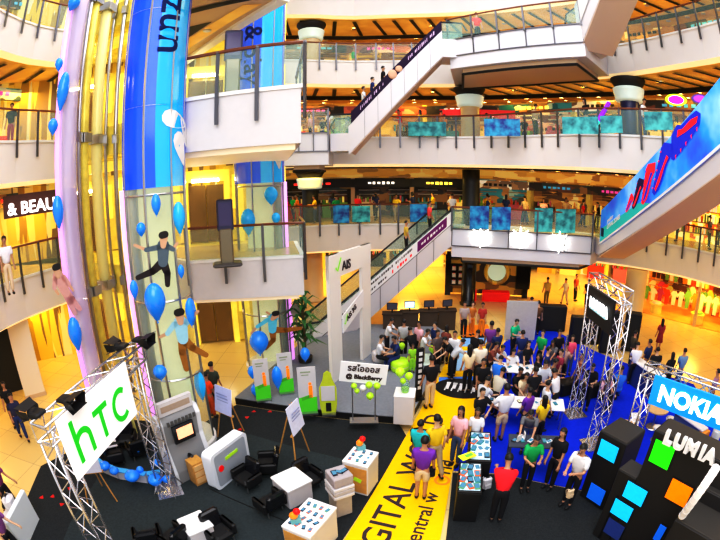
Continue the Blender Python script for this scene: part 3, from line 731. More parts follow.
# ------------------------------------------------------------------ lift towers
M_bluewrap = glassm('blue_film', (.0, .10, .85), .85, .12, emit=.18)
M_cyanwrap = glassm('cyan_film', (.0, .42, .90), .80, .12, emit=.22)
M_clear = glassm('tower_glass', (.60, .68, .58), .22, .05, emit=.02)
M_paleint = mat('tower_inside_glow', (.84, .84, .48), .4, emit=.30, var=.3, vscale=1)  # light inside the glass tower is put into this panel as glow
def arcwall(m, cx, cy, r, a0, a1, z0, z1, n=16):
    vs = []; fs = []
    for k in range(n + 1):
        t = a0 + (a1 - a0) * k / n
        vs += [(cx + r * math.cos(t), cy + r * math.sin(t), z0), (cx + r * math.cos(t), cy + r * math.sin(t), z1)]
    for k in range(n): fs.append((2 * k, 2 * k + 2, 2 * k + 3, 2 * k + 1))
    m.add(vs, fs)
def lift_tower(cx, cy, r, zw, label, txt, tsize, tz, purple_a, logo):
    toC = math.atan2(-cy, -cx)
    t = empty('lift_tower', (cx, cy, 0), 0, label, 'lift tower')
    ZT = 19
    # film wrap upper
    m = MB(); arcwall(m, 0, 0, r, toC - 1.75, toC + .05, zw, ZT); m.build('blue_film', M_bluewrap, t, True)      # camera-left part
    m = MB(); arcwall(m, 0, 0, r, toC + .05, toC + 1.1, zw, ZT); m.build('cyan_film', M_cyanwrap, t, True)
    m = MB(); arcwall(m, 0, 0, r, toC + 1.1, toC + 1.75, zw, ZT); m.build('blue_film', M_bluewrap, t, True)
    m = MB(); arcwall(m, 0, 0, r * .97, toC - 1.7, toC + 1.7, .15, zw); m.build('glass_skin', M_clear, t, True)
    m = MB(); m.box((0, 0, ZT / 2), (r * 1.1, .12, ZT), rz=toC + PI / 2); m.build('lift_shaft_wall', M_paleint, t)
    for an in (-1.72, -1.15, -.3, .55, 1.2, 1.72):
        m = MB(); x, y = r * .98 * math.cos(toC + an), r * .98 * math.sin(toC + an); m.cyl((x, y, 0), (x, y, ZT), .035, 6); m.build('mullion', M_steel, t)
    m = MB()
    for z in (2.4, F2 - .2, F2 + 2.4, F3 - .2, F3 + 2.4, F4 - .2, F4 + 2.2, ZT - .1):
        for k in range(20):
            a0 = toC - 1.75 + 3.5 * k / 20; a1 = toC - 1.75 + 3.5 * (k + 1) / 20
            m.cyl((r * .97 * math.cos(a0), r * .97 * math.sin(a0), z), (r * .97 * math.cos(a1), r * .97 * math.sin(a1), z), .03, 5)
    m.build('ring_frame', M_steel, t)
    # violet light tube
    x, y = r * .93 * math.cos(toC + purple_a), r * .93 * math.sin(toC + purple_a)
    m = MB(); m.cyl((x, y, .3), (x, y, zw), .15, 12); m.build('violet_tube', M_purple, t, True)
    x2, y2 = r * .8 * math.cos(toC + purple_a * .72), r * .8 * math.sin(toC + purple_a * .72)
    m = MB(); m.cyl((x2, y2, 0), (x2, y2, ZT), .15, 12); m.build('grey_column', mat('pale_grey_metal', (.55, .58, .60), .3, .3), t, True)
    m = MB(); m.lathe([(r * 1.06, 0), (r * 1.06, .18), (r * .98, .22)], n=28); m.build('plinth', M_whitem, t)
    # lettering running down the film
    R2 = r + .015
    a_base = toC + txt[2]
    def bend(p):      # p.x runs down, p.y runs to camera right
        an = a_base + p.y / R2; rr = R2 + p.z
        return Vector((rr * math.cos(an), rr * math.sin(an), tz - p.x))
    textobj('film_lettering', txt[0], tsize, (0, 0, 0), (1, 0, 0), (0, 1, 0), cm(.01, .02, .12), t, ext=.006, bold=.012, bend=bend)
    # propeller-like white petals low on the film
    for (dz, da, ang) in logo:
        m = MB(); vs = []
        for k in range(14):
            q = 2 * PI * k / 14; lx = math.cos(q) * .45; ly = math.sin(q) * .17 * (1.2 + math.cos(q) * .6)
            X = lx * math.cos(ang) - ly * math.sin(ang); Z = lx * math.sin(ang) + ly * math.cos(ang)
            an = toC + da + X / R2; vs.append(((R2 + .01) * math.cos(an), (R2 + .01) * math.sin(an), zw + dz + Z))
        m.add(vs, [tuple(range(14))]); m.build('white_petal', M_whitem, t)
    return t
# survey tower 2 (near) and tower 3 (behind the balconies)
def place_tower(pxl, pxr, py, D):
    a = atD(pxl, py, D); b = atD(pxr, py, D); r = (a - b).length / 2; c = (a + b) / 2; return c.x, c.y, r
T2 = place_tower(122, 185, 150, 11.2)
T3 = place_tower(234, 284, 150, 16.0)
ZW2 = atD(150, 188, T2[1] / math.cos(math.atan2(T2[0], T2[1])) - T2[2]).z
ZW3 = atD(258, 183, math.hypot(T3[0], T3[1]) - T3[2]).z
TZ2 = atD(168, -4, math.hypot(T2[0], T2[1]) - T2[2]).z
lift_tower(T2[0], T2[1], T2[2], ZW2, 'nearer glass lift tower wrapped in blue film with balloons and leaping figures', ('zun', 0, .02), 1.15, TZ2, -1.45, [(.9, .95, 1.9), (1.35, 1.25, -.9), (1.6, .75, 2.9)])
lift_tower(T3[0], T3[1], T3[2], ZW3, 'farther glass lift tower wrapped in blue film, behind the white balconies', ('& play', 0, -.62), .95, ZW3 + 5.9, 1.45, [(.9, .8, 1.7), (1.1, -.3, 2.8)])

# glass hoist shaft at the far left: violet tube column, masts and golden backs
D1 = 13.2
p1 = atD(66, 150, D1)
t = empty('glowing_column', (p1.x, p1.y, 0), 0, 'tall pale violet-lit column with blue balloons, nearest the west gallery', 'column')
MB().lathe([(.42, 0), (.42, .3), (.34, .35), (.34, 19)], n=18).build('shaft', glassm('pale_violet_glass', (.50, .42, .58), .65, .2, emit=.05), t, True)
toC = math.atan2(-p1.y, -p1.x)
x, y = .30 * math.cos(toC - 1.0), .30 * math.sin(toC - 1.0)
MB().cyl((x, y, .4), (x, y, 18.5), .11, 10).build('violet_tube', M_purple, t, True)
for (px, D, r, mm, lab) in ((79, 13.6, .07, M_steel, 'thin steel mast beside the violet-lit column'), (84, 13.9, .16, M_palegold, 'pale gold mast beside the violet-lit column'), (97, 14.6, .20, mat('pale_yellow_post', (.75, .68, .30), .3, emit=.06), 'pale yellow square mast between column and lift tower'), (106, 15.2, .06, M_steel, 'thin steel mast between column and lift tower'), (116, 14.8, .08, M_steel, 'slim steel mast nearest the blue lift tower')):
    p = atD(px, 175, D); t = empty('steel_mast', (p.x, p.y, 0), 0, lab, 'mast')
    MB().cyl((0, 0, 0), (0, 0, 19), r, 8).build('tube', mm, t, True); MB().lathe([(r * 2, 0), (r * 2, .05)], n=10).build('foot_plate', M_steel, t)
    m = MB()
    for z in (F2 - .4, F3 - .4, F4 - .4): m.box((0, 0, z), (r * 2.6, r * 2.6, .3))
    m.build('bracket', M_steel, t)
# lobby bridge slabs seen between masts and tower
for fi, z in enumerate((F2, F3, F4)):
    p = atD(100, 175, 16.8); q = atD(128, 175, 15.6)
    t = empty('lobby_bridge', (p.x, p.y, z - .9), 0, 'pale lobby bridge with glowing underside behind the masts, %s floor' % nf[fi + 1], 'bridge')
    u = (q - p); u.z = 0; n = Vector((-u.y, u.x, 0)).normalized()
    m = MB(); m.slab(Vector((-u.x * .5, -u.y * .5, 0)), u * 1.3, u * 1.3 + Vector((0, 0, 1)), Vector((-u.x * .5, -u.y * .5, 1)), .8); m.build('deck', M_palegold, t)
    m = MB(); m.slab(Vector((-u.x * .5, -u.y * .5, -.5)), u * 1.3 + Vector((0, 0, -.5)), u * 1.3 + Vector((0, 0, -.15)), Vector((-u.x * .5, -u.y * .5, -.15)), .3); m.build('lit_edge', M_goldlt, t)

# balloons
bal_proto = {}
def balloon(px, py, D, w, h, label, group=None, m=None, tilt=0, z=None):
    p = atD(px, py, D) if z is None else G(px, py, z)
    sz = D / 430.0 if z is None else (p - Vector((0, 0, EYE))).length / 430.0
    rx, rz = w * sz / 2, h * sz / 2
    key = (m or M_blue).name
    if key not in bal_proto:
        t = empty('balloon', p, 0, label, 'balloon', group)
        b = MB(); prof = []
        for k in range(13):
            q = PI * k / 12; rr = math.sin(q); zz_ = -math.cos(q); rr *= (1 - .22 * max(0, -zz_)); prof.append((rr + 1e-3, zz_ * 1.0 - (.12 if zz_ < -.9 else 0)))
        b.lathe(prof, n=18); b.build('skin', m or M_blue, t, True)
        MB().lathe([(.10, -1.26), (.03, -1.14), (.08, -1.10)], n=8).build('knot', m or M_blue, t)
        bal_proto[key] = t
    else:
        t = dup(bal_proto[key], p, 0, label); 
        if 'group' in t.keys(): del t['group']
        if group: t['group'] = group
    t.scale = (rx, rx, rz); t.rotation_euler = (0, tilt, 0)
    return t
g1 = 'blue balloons on the violet-lit column'; l1 = 'small blue balloon tied to the violet-lit column'
balloon(74, 3, D1 - .5, 14, 16, 'blue balloon at the very top of the violet-lit column', tilt=.5)
balloon(63, 90, D1 - .5, 13, 37, 'large blue balloon high on the violet-lit column', tilt=.12)
balloon(59, 64, D1 - .5, 9, 13, l1, g1); balloon(53, 126, D1 - .5, 11, 15, l1, g1); balloon(58, 211, D1 - .5, 12, 30, 'elongated blue balloon at mid height of the violet-lit column')
balloon(75, 333, D1 - .8, 15, 33, 'large blue balloon low on the violet-lit column')
D2 = math.hypot(T2[0], T2[1]) - T2[2] - .12
g2 = 'small blue balloons on the nearer lift tower'; l2 = 'small blue balloon stuck to the nearer lift tower glass'
for (px, py, w, h) in ((156, 204, 10, 20), (141, 229, 10, 13), (181, 271, 7, 13), (190, 312, 10, 27), (134, 289, 9, 18), (160, 372, 16, 16), (164, 425, 11, 24), (152, 478, 10, 14)):
    balloon(px, py, D2 if py < 400 else D2 - .2, w, h, l2, g2)
balloon(179, 217, D2 + .3, 13, 30, 'pale blue oval balloon at the edge of the nearer lift tower', m=M_cyan)
balloon(155, 301, D2 - .2, 23, 37, 'largest blue balloon hanging at the nearer lift tower')
balloon(200, 385, D2 + .6, 13, 34, 'tall light blue balloon low beside the golden doorway', m=M_cyan)
balloon(191, 311, D2 + .3, 11, 28, 'narrow blue balloon beside the lift balcony')
D3 = math.hypot(T3[0], T3[1]) - T3[2] - .15
balloon(271, 195, D3, 14, 17, 'round light blue balloon on the farther lift tower', m=M_cyan)
balloon(248, 221, D3, 15, 25, 'light blue balloon behind the second floor balcony rail', m=M_cyan)
balloon(276, 218, D3, 9, 11, 'small light blue balloon beside the violet strip of the farther tower', m=M_cyan)
balloon(259, 342, D3 - .1, 21, 25, 'big round blue balloon at the foot of the farther lift tower')
for q in ((252, 372, 10, 14), (256, 390, 12, 15), (277, 377, 12, 26)): balloon(*q[:2], 12.9, *q[2:], 'blue balloon behind the green and white standees', 'blue balloons behind the standees')
balloon(305, 354, 14.2, 11, 15, 'small blue balloon beside the potted palm')

# printed leaping figures on the tower glass
def figure(px, py, D, H, shirt, pants, pose, label):
    p = atD(px, py, D); s = H * D / 430.0; t = empty('figure_cutout', p, 0, label, 'poster')
    f = Vector((-p.x, -p.y, 0)).normalized(); X = Vector((-f.y, f.x, 0)); up = Vector((0, 0, 1))
    if X.x < 0: X = -X
    def cap(mb, a, b, r0, r1, k):
        a = Vector(a); b = Vector(b); dd = (b - a).normalized(); n = Vector((-dd.y, dd.x)); pts = []
        for i in range(7): q = PI / 2 + PI * i / 6; v = a + (dd * math.cos(q) + n * math.sin(q)) * r0; pts.append(v)
        for i in range(7): q = -PI / 2 + PI * i / 6; v = b + (dd * math.cos(q) + n * math.sin(q)) * r1; pts.append(v)
        mb.add([X * v.x * s + up * v.y * s + f * (.01 * k) for v in pts], [tuple(range(14))])
    J = pose
    b = MB(); cap(b, J['neck'], J['head'], .05, .075, 3); cap(b, J['el'], J['hl'], .03, .025, 1); cap(b, J['er'], J['hr'], .03, .025, 1); b.build('printed_body', M_skin2, t)
    b = MB(); cap(b, J['neck'], J['hip'], .11, .09, 2); cap(b, J['sl'], J['el'], .05, .04, 2); cap(b, J['sr'], J['er'], .05, .04, 2); b.build('shirt', shirt, t)
    b = MB(); cap(b, J['hip'], J['kl'], .085, .06, 1.5); cap(b, J['kl'], J['fl'], .06, .045, 1.5); cap(b, J['hip'], J['kr'], .085, .06, 1.5); cap(b, J['kr'], J['fr'], .06, .045, 1.5); b.build('trousers', pants, t)
    b = MB(); hd = Vector(J['head']); cap(b, hd + Vector((-.03, .04)), hd + Vector((.03, .05)), .06, .06, 4); b.build('hair', M_hair, t)
P1 = dict(head=(.05, .42), neck=(.03, .28), hip=(0, .0), sl=(-.06, .26), el=(-.28, .24), hl=(-.48, .34), sr=(.1, .26), er=(.2, .2), hr=(.28, .3), kl=(-.2, -.14), fl=(-.48, -.22), kr=(.06, -.2), fr=(.04, -.4))
P2 = dict(head=(0, .42), neck=(0, .30), hip=(0, .02), sl=(-.1, .28), el=(-.24, .14), hl=(-.36, .1), sr=(.1, .28), er=(.2, .36), hr=(.3, .44), kl=(-.04, -.2), fl=(-.02, -.5), kr=(.14, -.15), fr=(.34, -.3))
figure(163, 262, D2 - .02, 58, cm(.12, .16, .20), cm(.04, .03, .03), P1, 'printed leaping man in dark shirt on the nearer lift tower')
figure(183, 340, D2 + .1, 66, cm(.35, .62, .75), cm(.35, .16, .03), P2, 'printed running man in light blue shirt on the nearer lift tower')
P3 = dict(head=(.2, .30), neck=(.12, .22), hip=(.1, -.05), sl=(.0, .2), el=(-.25, .05), hl=(-.4, -.1), sr=(.2, .22), er=(.1, .3), hr=(0, .38), kl=(.4, -.08), fl=(.75, -.06), kr=(.1, -.3), fr=(-.1, -.5))
figure(268, 328, D3 - .03, 46, cm(.15, .55, .75), cm(.38, .16, .03), P3, 'printed jumping man in blue shirt on the farther lift tower')
P4 = dict(head=(-.06, .42), neck=(-.05, .30), hip=(.06, -.02), sl=(-.12, .26), el=(-.16, .1), hl=(-.1, -.02), sr=(.06, .26), er=(.14, .12), hr=(.2, 0), kl=(.1, -.2), fl=(.16, -.42), kr=(.16, -.16), fr=(.28, -.36))
figure(63, 292, D1 - .5, 54, cm(.62, .35, .32), cm(.60, .33, .33), P4, 'printed dancing woman in pink dress on the violet-lit column')

# lobby kiosks behind balcony rails
for (px, py, D, lab) in ((227, 254, 13.0, 'dark touch-screen kiosk on the second floor lift balcony'), (232, 92, 11.6, 'dark touch-screen kiosk on the third floor lift balcony')):
    p = atD(px, py, D); z = F2 + .05 if py > 200 else F3 + .1
    t = empty('touch_screen_kiosk', (p.x, p.y, z), math.atan2(-p.y, -p.x) + PI / 2, lab, 'kiosk')
    b = MB(); b.bbox((0, 0, .06), (.9, .6, .12), .04); b.build('base', M_post, t)
    b = MB(); b.bbox((0, 0, .62), (.42, .22, 1.1), .05); b.build('stem', mat('kiosk_bronze', (.25, .22, .16), .3, .5), t)
    b = MB(); b.bbox((0, -.03, 1.55), (.50, .12, .95), .04); h_ = b.build('housing', mat('kiosk_navy', (.05, .05, .12), .3), t)
    b = MB(); b.box((0, -.1, 1.58), (.38, .02, .70)); b.build('screen', mat('kiosk_screen', (.06, .05, .12), .2, emit=.3), h_)


# ================================================================== exhibition floor
def flat(name, pts, z, m, label=None, cat=None, th=.02, kind=None):
    P = [(p[0], p[1]) for p in pts]; o = Vector((P[0][0], P[0][1], 0)); mb = MB(); mb.T = Matrix.Translation(-o)
    mb.prism(P, z, z + th); ob = mb.build(name, m); ob.location = o
    return tag(ob, label, cat, kind=kind)
blk_poly = [(-9.25, 7.2), (-8.35, 4.6), (-7, 1.5), (-2.5, 1.5), (-1.2, 4.6), (-.5, 6.2), (1.3, 10.45), (1.14, 11.14), (-4.2, 12.24), (-5.0, 10.9), (-7.6, 10.6)]
flat('carpet', blk_poly, 0, M_carpet, 'black carpet dotted with red logos framing the phone stand area', 'carpet')
flat('carpet', [(-7.2, 8.6), (-6.9, 5.4), (-6.0, 1.6), (-2.6, 1.6), (-1.5, 4.6), (-.55, 7.0), (-.2, 9.25), (-3.3, 10.45), (-5.4, 9.9)], .021, M_carpetg, 'grey-green carpet under the easels, armchairs and white counters', 'carpet')
reds = [(70, 489), (53, 497), (62, 505), (42, 498), (247, 418), (254, 412), (263, 407), (270, 412), (30, 508), (240, 430)]
for i, q in enumerate(reds):
    p = G(*q); m = MB(); m.T = Matrix.Rotation(i, 4, 'Z'); m.prism([(.09 * math.cos(k) * (1 if k % 2 else .6), .09 * math.sin(k) * (1 if k % 2 else .6)) for k in range(6)], 0, .004)
    o = m.build('carpet_dot', cm(.6, .02, .02)); o.location = (p.x, p.y, .022); tag(o, 'small red mark printed on the black carpet border', 'carpet mark', 'red marks on the black carpet')
# seam line
a, b = G(210, 490), G(285, 522); m = MB(); m.T = Matrix.Translation(-Vector((a.x, a.y, 0))); m.tube([Vector((a.x, a.y, .05)), Vector((b.x, b.y, .05))], .012, 5); o = m.build('floor_cable', M_blk); o.location = (a.x, a.y, 0); tag(o, 'thin black cable lying across the grey-green carpet', 'cable')
# grey stage
stage = [(-4.25, 12.3), (1.1, 11.2), (1.45, 11.1), (2.75, 14.4), (4.1, 17.8), (3.6, 19.6), (-1.0, 20.0), (-2.6, 17.5), (-3.4, 15.0)]
t = empty('stage', (1.1, 11.2, 0), 0, 'light grey carpeted stage with black front edge, white arch on it', 'stage'); T = Matrix.Translation((-1.1, -11.2, 0))
m = MB(); m.T = T; m.prism(stage, .24, .27); m.build('stage_carpet', M_greyplat, t)
m = MB(); m.T = T; m.prism(stage, 0, .24); m.build('stage_skirt', M_blk, t)
SZ = .27
# yellow runway
yl = [(-1.9, 2.6), (-.42, 6.3), (1.2, 10.3), (2.95, 14.5), (4.6, 18.6), (6.9, 18.4), (6.3, 17.2), (4.6, 13.1), (3.1, 10.3), (2.3, 8.6), (1.62, 6.2), (.4, 2.4)]
flat('carpet', yl, .002, M_yellow, 'long yellow walkway carpet with black lettering', 'carpet')
ud = Vector((.371, .929, 0)).normalized(); vd = Vector((-ud.y, ud.x, 0))
o = textobj('walkway_lettering', 'DIGITAL WORLD', .88, Vector((.10, 5.18, .03)), ud, vd, M_ink, ext=.003, bold=.006); tag(o, 'big black capitals painted along the yellow walkway', 'lettering')
o = textobj('walkway_lettering', 'central w', .52, Vector((1.10, 5.95, .03)), ud, vd, M_ink, ext=.003, bold=.004); tag(o, 'small lowercase dark lettering near the demo counter, before the orange ring', 'lettering')
rp = G(442, 481); m = MB()
[m.quad((.14 * math.cos(q), .14 * math.sin(q), .004), (.21 * math.cos(q), .21 * math.sin(q), .004), (.21 * math.cos(q + .32), .21 * math.sin(q + .32), .004), (.14 * math.cos(q + .32), .14 * math.sin(q + .32), .004)) for q in [k * PI / 10 for k in range(20)]]; o = m.build('orange_ring', M_orange); o.location = (rp.x, rp.y, .028); tag(o, 'orange ring mark in the walkway lettering', 'lettering')
o = textobj('walkway_lettering', 'rld', .56, rp + ud * .26 - vd * .14 + Vector((0, 0, .03)), ud, vd, M_ink, ext=.003, bold=.004); tag(o, 'last three small letters beyond the orange ring', 'lettering')
# black oval with white figures
c = G(461, 389); t = empty('oval_floor_mat', (c.x, c.y, .03), math.atan2(ud.y, ud.x), 'black oval floor print with white figures on the yellow walkway', 'mat')
m = MB(); m.lathe([(.95, 0), (.95, .008)], n=32, sx=.8, sy=1.0); m.build('oval', M_blk, t)
for k in range(5):
    m = MB(); y = .5 - k * .24; m.box((.02 + .08 * (k % 2), y, .012), (.42, .13, .006)); m.box((.3, y, .012), (.12, .16, .006)); m.box((-.2, y + .05, .012), (.22, .05, .006)); m.build('white_figure', M_whitem, t)
def gquad(name, P, m, label, z=.025, cat='mat'): return flat(name, [G(*p).xy.to_tuple() for p in P], z, m, label, cat, th=.01)
gquad('floor_mat', [(439, 378), (475, 377), (477, 388), (438, 389)], cm(.10, .30, .85), 'bright blue floor print band beyond the black oval')
gquad('floor_mat', [(451, 352), (470, 351), (474, 370), (450, 372)], cm(.35, .58, .85), 'pale blue floor print farther along the yellow walkway')
gquad('floor_mat', [(462, 338), (490, 336), (484, 347), (458, 347)], cm(.25, .5, .9), 'light blue floor print near the orange mat')
gquad('floor_mat', [(463, 326), (488, 325), (492, 338), (463, 339)], cm(.9, .30, .02), 'orange floor mat before the red kiosk')
gquad('floor_mat', [(424, 360), (440, 360), (436, 372), (420, 372)], cm(.75, .9, .85), 'pale green floor print at the edge of the grey stage', z=.28)
# blue carpet, dark carpet at right
flat('carpet', [(2.36, 8.7), (3.2, 10.4), (4.7, 13.2), (6.45, 17.3), (8.0, 19.3), (9.6, 19.0), (10.6, 15.4), (11.5, 13.6), (13.2, 11.2), (11.5, 7.2), (8.2, 4.2), (5.5, 7.1), (3.6, 8.35)], .001, M_bluec, 'royal blue carpet covering the phone brand booth', 'carpet')
flat('carpet', [(1.75, 6.2), (2.32, 8.6), (3.6, 8.3), (5.5, 7.05), (8.2, 4.15), (8, 1.8), (.6, 2.0)], 0.0, M_carpet, 'dark charcoal carpet with painted shadow around the demo counter and black cube wall', 'carpet')  # real carpet; its dark colour also paints in the black shadow near the blocks

# ---- trusses
def lattice(mb, p0, p1, w, r=.014, step=.35):
    p0 = Vector(p0); p1 = Vector(p1); d = (p1 - p0); L = d.length; d.normalize(); u = d.orthogonal().normalized() if abs(d.z) < .9 else Vector((1, 0, 0)); 
    if abs(d.z) < .9: u = Vector((0, 0, 1)); u = (u - d * u.dot(d)).normalized()
    v = d.cross(u); h = w / 2; C = [(-h, -h), (h, -h), (h, h), (-h, h)]
    pt = lambda k, t: p0 + d * t + u * C[k % 4][0] + v * C[k % 4][1]
    n = max(2, round(L / step)); st = L / n
    for k in range(4):
        for i in range(n):
            a, b = (k, k + 1) if i % 2 else (k + 1, k); mb.cyl(pt(a, i * st), pt(b, (i + 1) * st), r, 5, cap=False)
        mb.cyl(pt(k, 0), pt(k + 1, 0), r, 5); mb.cyl(pt(k, L), pt(k + 1, L), r, 5)
    return [(pt(k, 0), pt(k, L)) for k in range(4)]
def truss(parent, name, p0, p1, w, T, r=.026):
    """one truss length: name > chord x4, bracing"""
    mb = MB(); mb.T = T; ch = lattice(mb, p0, p1, w)
    b = mb.build(name, M_alu, parent)
    for a, c in ch: m = MB(); m.T = T; m.cyl(a, c, r, 7); m.build('chord', M_alu, b, True)
    return b
def stage_lamp(p, rz, label):
    t = empty('stage_lamp', p, rz, label, 'lamp'); t.scale = (.78, .78, .55)
    m = MB(); m.bbox((0, 0, .16), (.34, .34, .14), .04); m.cyl((0, 0, .16), (0, -.14, .10), .13, 12, .19); m.build('lamp_body', M_blk, t)
    for k, (x, y, ax) in enumerate(((-.2, -.16, 0), (.2, -.16, 0), (0, -.2, 1), (0, -.2, 2))):
        m = MB()
        if ax == 0: m.slab((x, -.14, .0), (x, -.42, -.05), (x * 1.5, -.42, .3), (x * 1.1, -.14, .26), .012)
        elif ax == 1: m.slab((-.2, -.16, .28), (.2, -.16, .28), (.3, -.44, .38), (-.3, -.44, .38), .012)
        else: m.slab((-.2, -.16, .02), (.2, -.16, .02), (.3, -.40, -.08), (-.3, -.40, -.08), .012)
        m.build('barn_door', M_blk, t)
    m = MB(); m.box((0, .02, .04), (.06, .06, .12)); m.build('clamp', M_steel, t)
    return t
ZH = 4.0
hR = Vector((-4.85, 7.5, 0)); hLt = G(46, 418, ZH); hL = Vector((hLt.x, hLt.y, 0))
t = empty('truss_gate', hR, 0, 'aluminium lattice truss gate carrying the white banner with green letters', 'truss'); T = Matrix.Translation(-hR)
Z = Vector((0, 0, 1))
for q in (hR, hL):
    truss(t, 'leg', q + Z * .05, q + Z * (ZH - .36), .36, T)
    m = MB(); m.T = T; m.box((q.x, q.y, .03), (.68, .68, .04), rz=.6); 
    for sx, sy in ((1, 1), (1, -1), (-1, 1), (-1, -1)): m.cyl((q.x + sx * .3, q.y + sy * .3, .05), (q.x + sx * .14, q.y + sy * .14, .5), .02, 6)
    m.build('base_plate', M_alu, t)
bd = (hR - hL).normalized(); bn = Vector((-bd.y, bd.x, 0))
truss(t, 'top_beam', hL - bd * .25 + Z * (ZH - .18), hR + bd * .25 + Z * (ZH - .18), .36, T)
for (px, py, e) in ((97, 335, 0), (131, 333, 1), (31, 391, 2), (70, 392, 3)):
    k = [(.93, .12), (1.06, -.1), (-.02, .12), (.16, -.1)][e]; p = hL + (hR - hL) * k[0] + bn * k[1] + Z * (ZH + .02)
    stage_lamp(p, math.atan2(bd.y, bd.x) + (0 if e % 2 else PI), 'black stage lamp with flaps on the banner truss, ' + ['second from the lift tower', 'nearest the lift tower', 'farthest from the lift tower', 'third from the lift tower'][e])
# banner
nb = bn if bn.dot(-hL) > 0 else -bn
DR = math.hypot(hR.x, hR.y); DL = math.hypot(hL.x, hL.y)
def onb(px, py, t0):   # survey point on banner plane
    P0 = hL + nb * .26; d = ray(px, py); n = nb; tt = (P0 - Vector((0, 0, EYE))).dot(n) / Vector(d).dot(n); return Vector((d[0] * tt, d[1] * tt, EYE + d[2] * tt))
bTL, bTR, bBR, bBL = onb(55, 424, 0), onb(127, 360, 0), onb(135, 411, 0), onb(82, 484, 0)
xl = (bTL + bBL) / 2; xr = (bTR + bBR) / 2; zt = (bTL.z + bTR.z) / 2; zb = (bBL.z + bBR.z) / 2
A = Vector((xl.x, xl.y, zb)); Bq = Vector((xr.x, xr.y, zb)); BW = (Bq - A).length; BH = zt - zb; bx = (Bq - A).normalized()
t = empty('banner', A, 0, 'white banner with green lowercase brand letters hung on the truss gate', 'banner'); T = Matrix.Translation(-A)
m = MB(); m.T = T; m.slab(A, Bq, Bq + Z * BH, A + Z * BH, -.04); m.build('sheet', M_whiteg if False else mat('banner_white', (.88, .90, .94), .4, emit=.25), t)
nf_ = bx.cross(Z) * 1.0
if nf_.dot(-A) < 0: nf_ = -nf_
def stroke(mb, pts, w, org, X, Y, N, th=.015):
    P = [org + X * p[0] + Y * p[1] + N * th for p in pts]
    L = []; R_ = []
    for i, p in enumerate(P):
        a = P[max(0, i - 1)]; b = P[min(len(P) - 1, i + 1)]; d = (b - a).normalized(); n = N.cross(d) * (w / 2); L.append(p + n); R_.append(p - n)
    for i in range(len(P) - 1): mb.quad(L[i], R_[i], R_[i + 1], L[i + 1])
S_ = BH * .62; org = A + bx * (BW * .10) + Z * (BH * .17)
def arc(cx_, cy_, rx, ry, a0, a1, n=12): return [(cx_ + rx * math.cos(math.radians(a0 + (a1 - a0) * k / n)), cy_ + ry * math.sin(math.radians(a0 + (a1 - a0) * k / n))) for k in range(n + 1)]
wS = .11 * S_ / .62 * .62 * 1.25
U = BW * .8
for nm, segs in (('letter_h', [[(0.03 * U, 0), (0.03 * U, S_ * 1.12)], [(0.03 * U, S_ * .62)] + arc(.14 * U, S_ * .45, .11 * U, S_ * .26, 150, 0) + [(.25 * U, 0)]]),
                 ('letter_t', [[(.36 * U, S_ * .80), (.62 * U, S_ * .80)], [(.49 * U, S_ * .80), (.49 * U, 0)]]),
                 ('letter_c', [arc(.86 * U, S_ * .40, .14 * U, S_ * .40, 50, 310, 18)])):
    m = MB(); m.T = T
    for sg_ in segs: stroke(m, sg_, wS * 1.15, org, bx, Z, nf_)
    m.build(nm, M_green, t)

# ---- round booth behind the banner: curved ledge with balloons
pts = [G(96, 463), G(108, 472), G(122, 478), G(136, 480), (G(150, 482)), G(163, 480)]
t = empty('curved_ledge', (pts[0].x, pts[0].y, .04), 0, 'low curved white ledge edged with blue balloons behind the truss banner', 'ledge'); T = Matrix.Translation((-pts[0].x, -pts[0].y, 0))
m = MB(); m.T = T
for a, b in zip(pts, pts[1:]): m.slab(a + Z * .02, b + Z * .02, b + Z * .30, a + Z * .30, .14)
m.build('ledge_wall', M_white, t)
m = MB(); m.T = T
for a, b in zip(pts, pts[1:]): m.slab(a + Z * .30, b + Z * .30, b + Z * .33, a + Z * .33, .18)
m.build('ledge_rim', cm(.1, .45, .85), t)
for (px, py, w_, h_) in ((104, 466, 13, 9), (132, 476, 16, 12), (155, 480, 15, 13), (137, 449, 10, 10), (140, 470, 8, 8), (166, 479, 9, 9), (114, 471, 10, 8), (157, 463, 8, 9)):
    balloon(px, py, None, w_, h_, 'blue balloon lying along the curved white ledge', 'balloons along the curved white ledge', z=.40)
def armchair(p, rz, label, s=.8):
    t = empty('armchair', p, rz, label, 'armchair'); t.scale = (s, s, s)
    m = MB(); m.bbox((0, 0, .30), (.62, .6, .26), .07); m.build('seat', M_blk, t)
    m = MB(); R = Matrix.Rotation(-.22, 3, 'X'); m.bbox((0, .32, .62), (.62, .16, .62), .06, R=R); m.build('backrest', M_blkg, t)
    for sx in (-1, 1): m = MB(); m.bbox((sx * .36, .02, .42), (.13, .62, .40), .05); m.build('armrest', M_blk, t)
    for sx in (-1, 1):
        for sy in (-1, 1): m = MB(); m.cyl((sx * .27, sy * .24, 0), (sx * .25, sy * .22, .18), .022, 6); m.build('leg', M_steel, t)
    return t
def cp(px, py, z=.045): p = G(px, py, z); return (p.x, p.y, z)
armchair(cp(118, 462), 2.2, 'black armchair on the round booth behind the curved ledge, nearest the banner')
armchair(cp(140, 456), -2.4, 'black armchair on the round booth, nearest the truss leg')
armchair(cp(128, 446), .3, 'black armchair at the back of the round booth')
p = G(106, 457); t = empty('poster_table', (p.x, p.y, .04), .7, 'low pale table with printed top behind the banner', 'table')
m = MB(); m.bbox((0, 0, .42), (.95, .6, .06), .02); tt_ = m.build('table_top', M_white, t); MB().box((0, 0, .455), (.8, .45, .006)).build('print', cm(.5, .52, .42), tt_)
for sx in (-1, 1):
    for sy in (-1, 1): MB().cyl((sx * .42, sy * .24, 0), (sx * .42, sy * .24, .40), .02, 6).build('leg', M_steel, t)
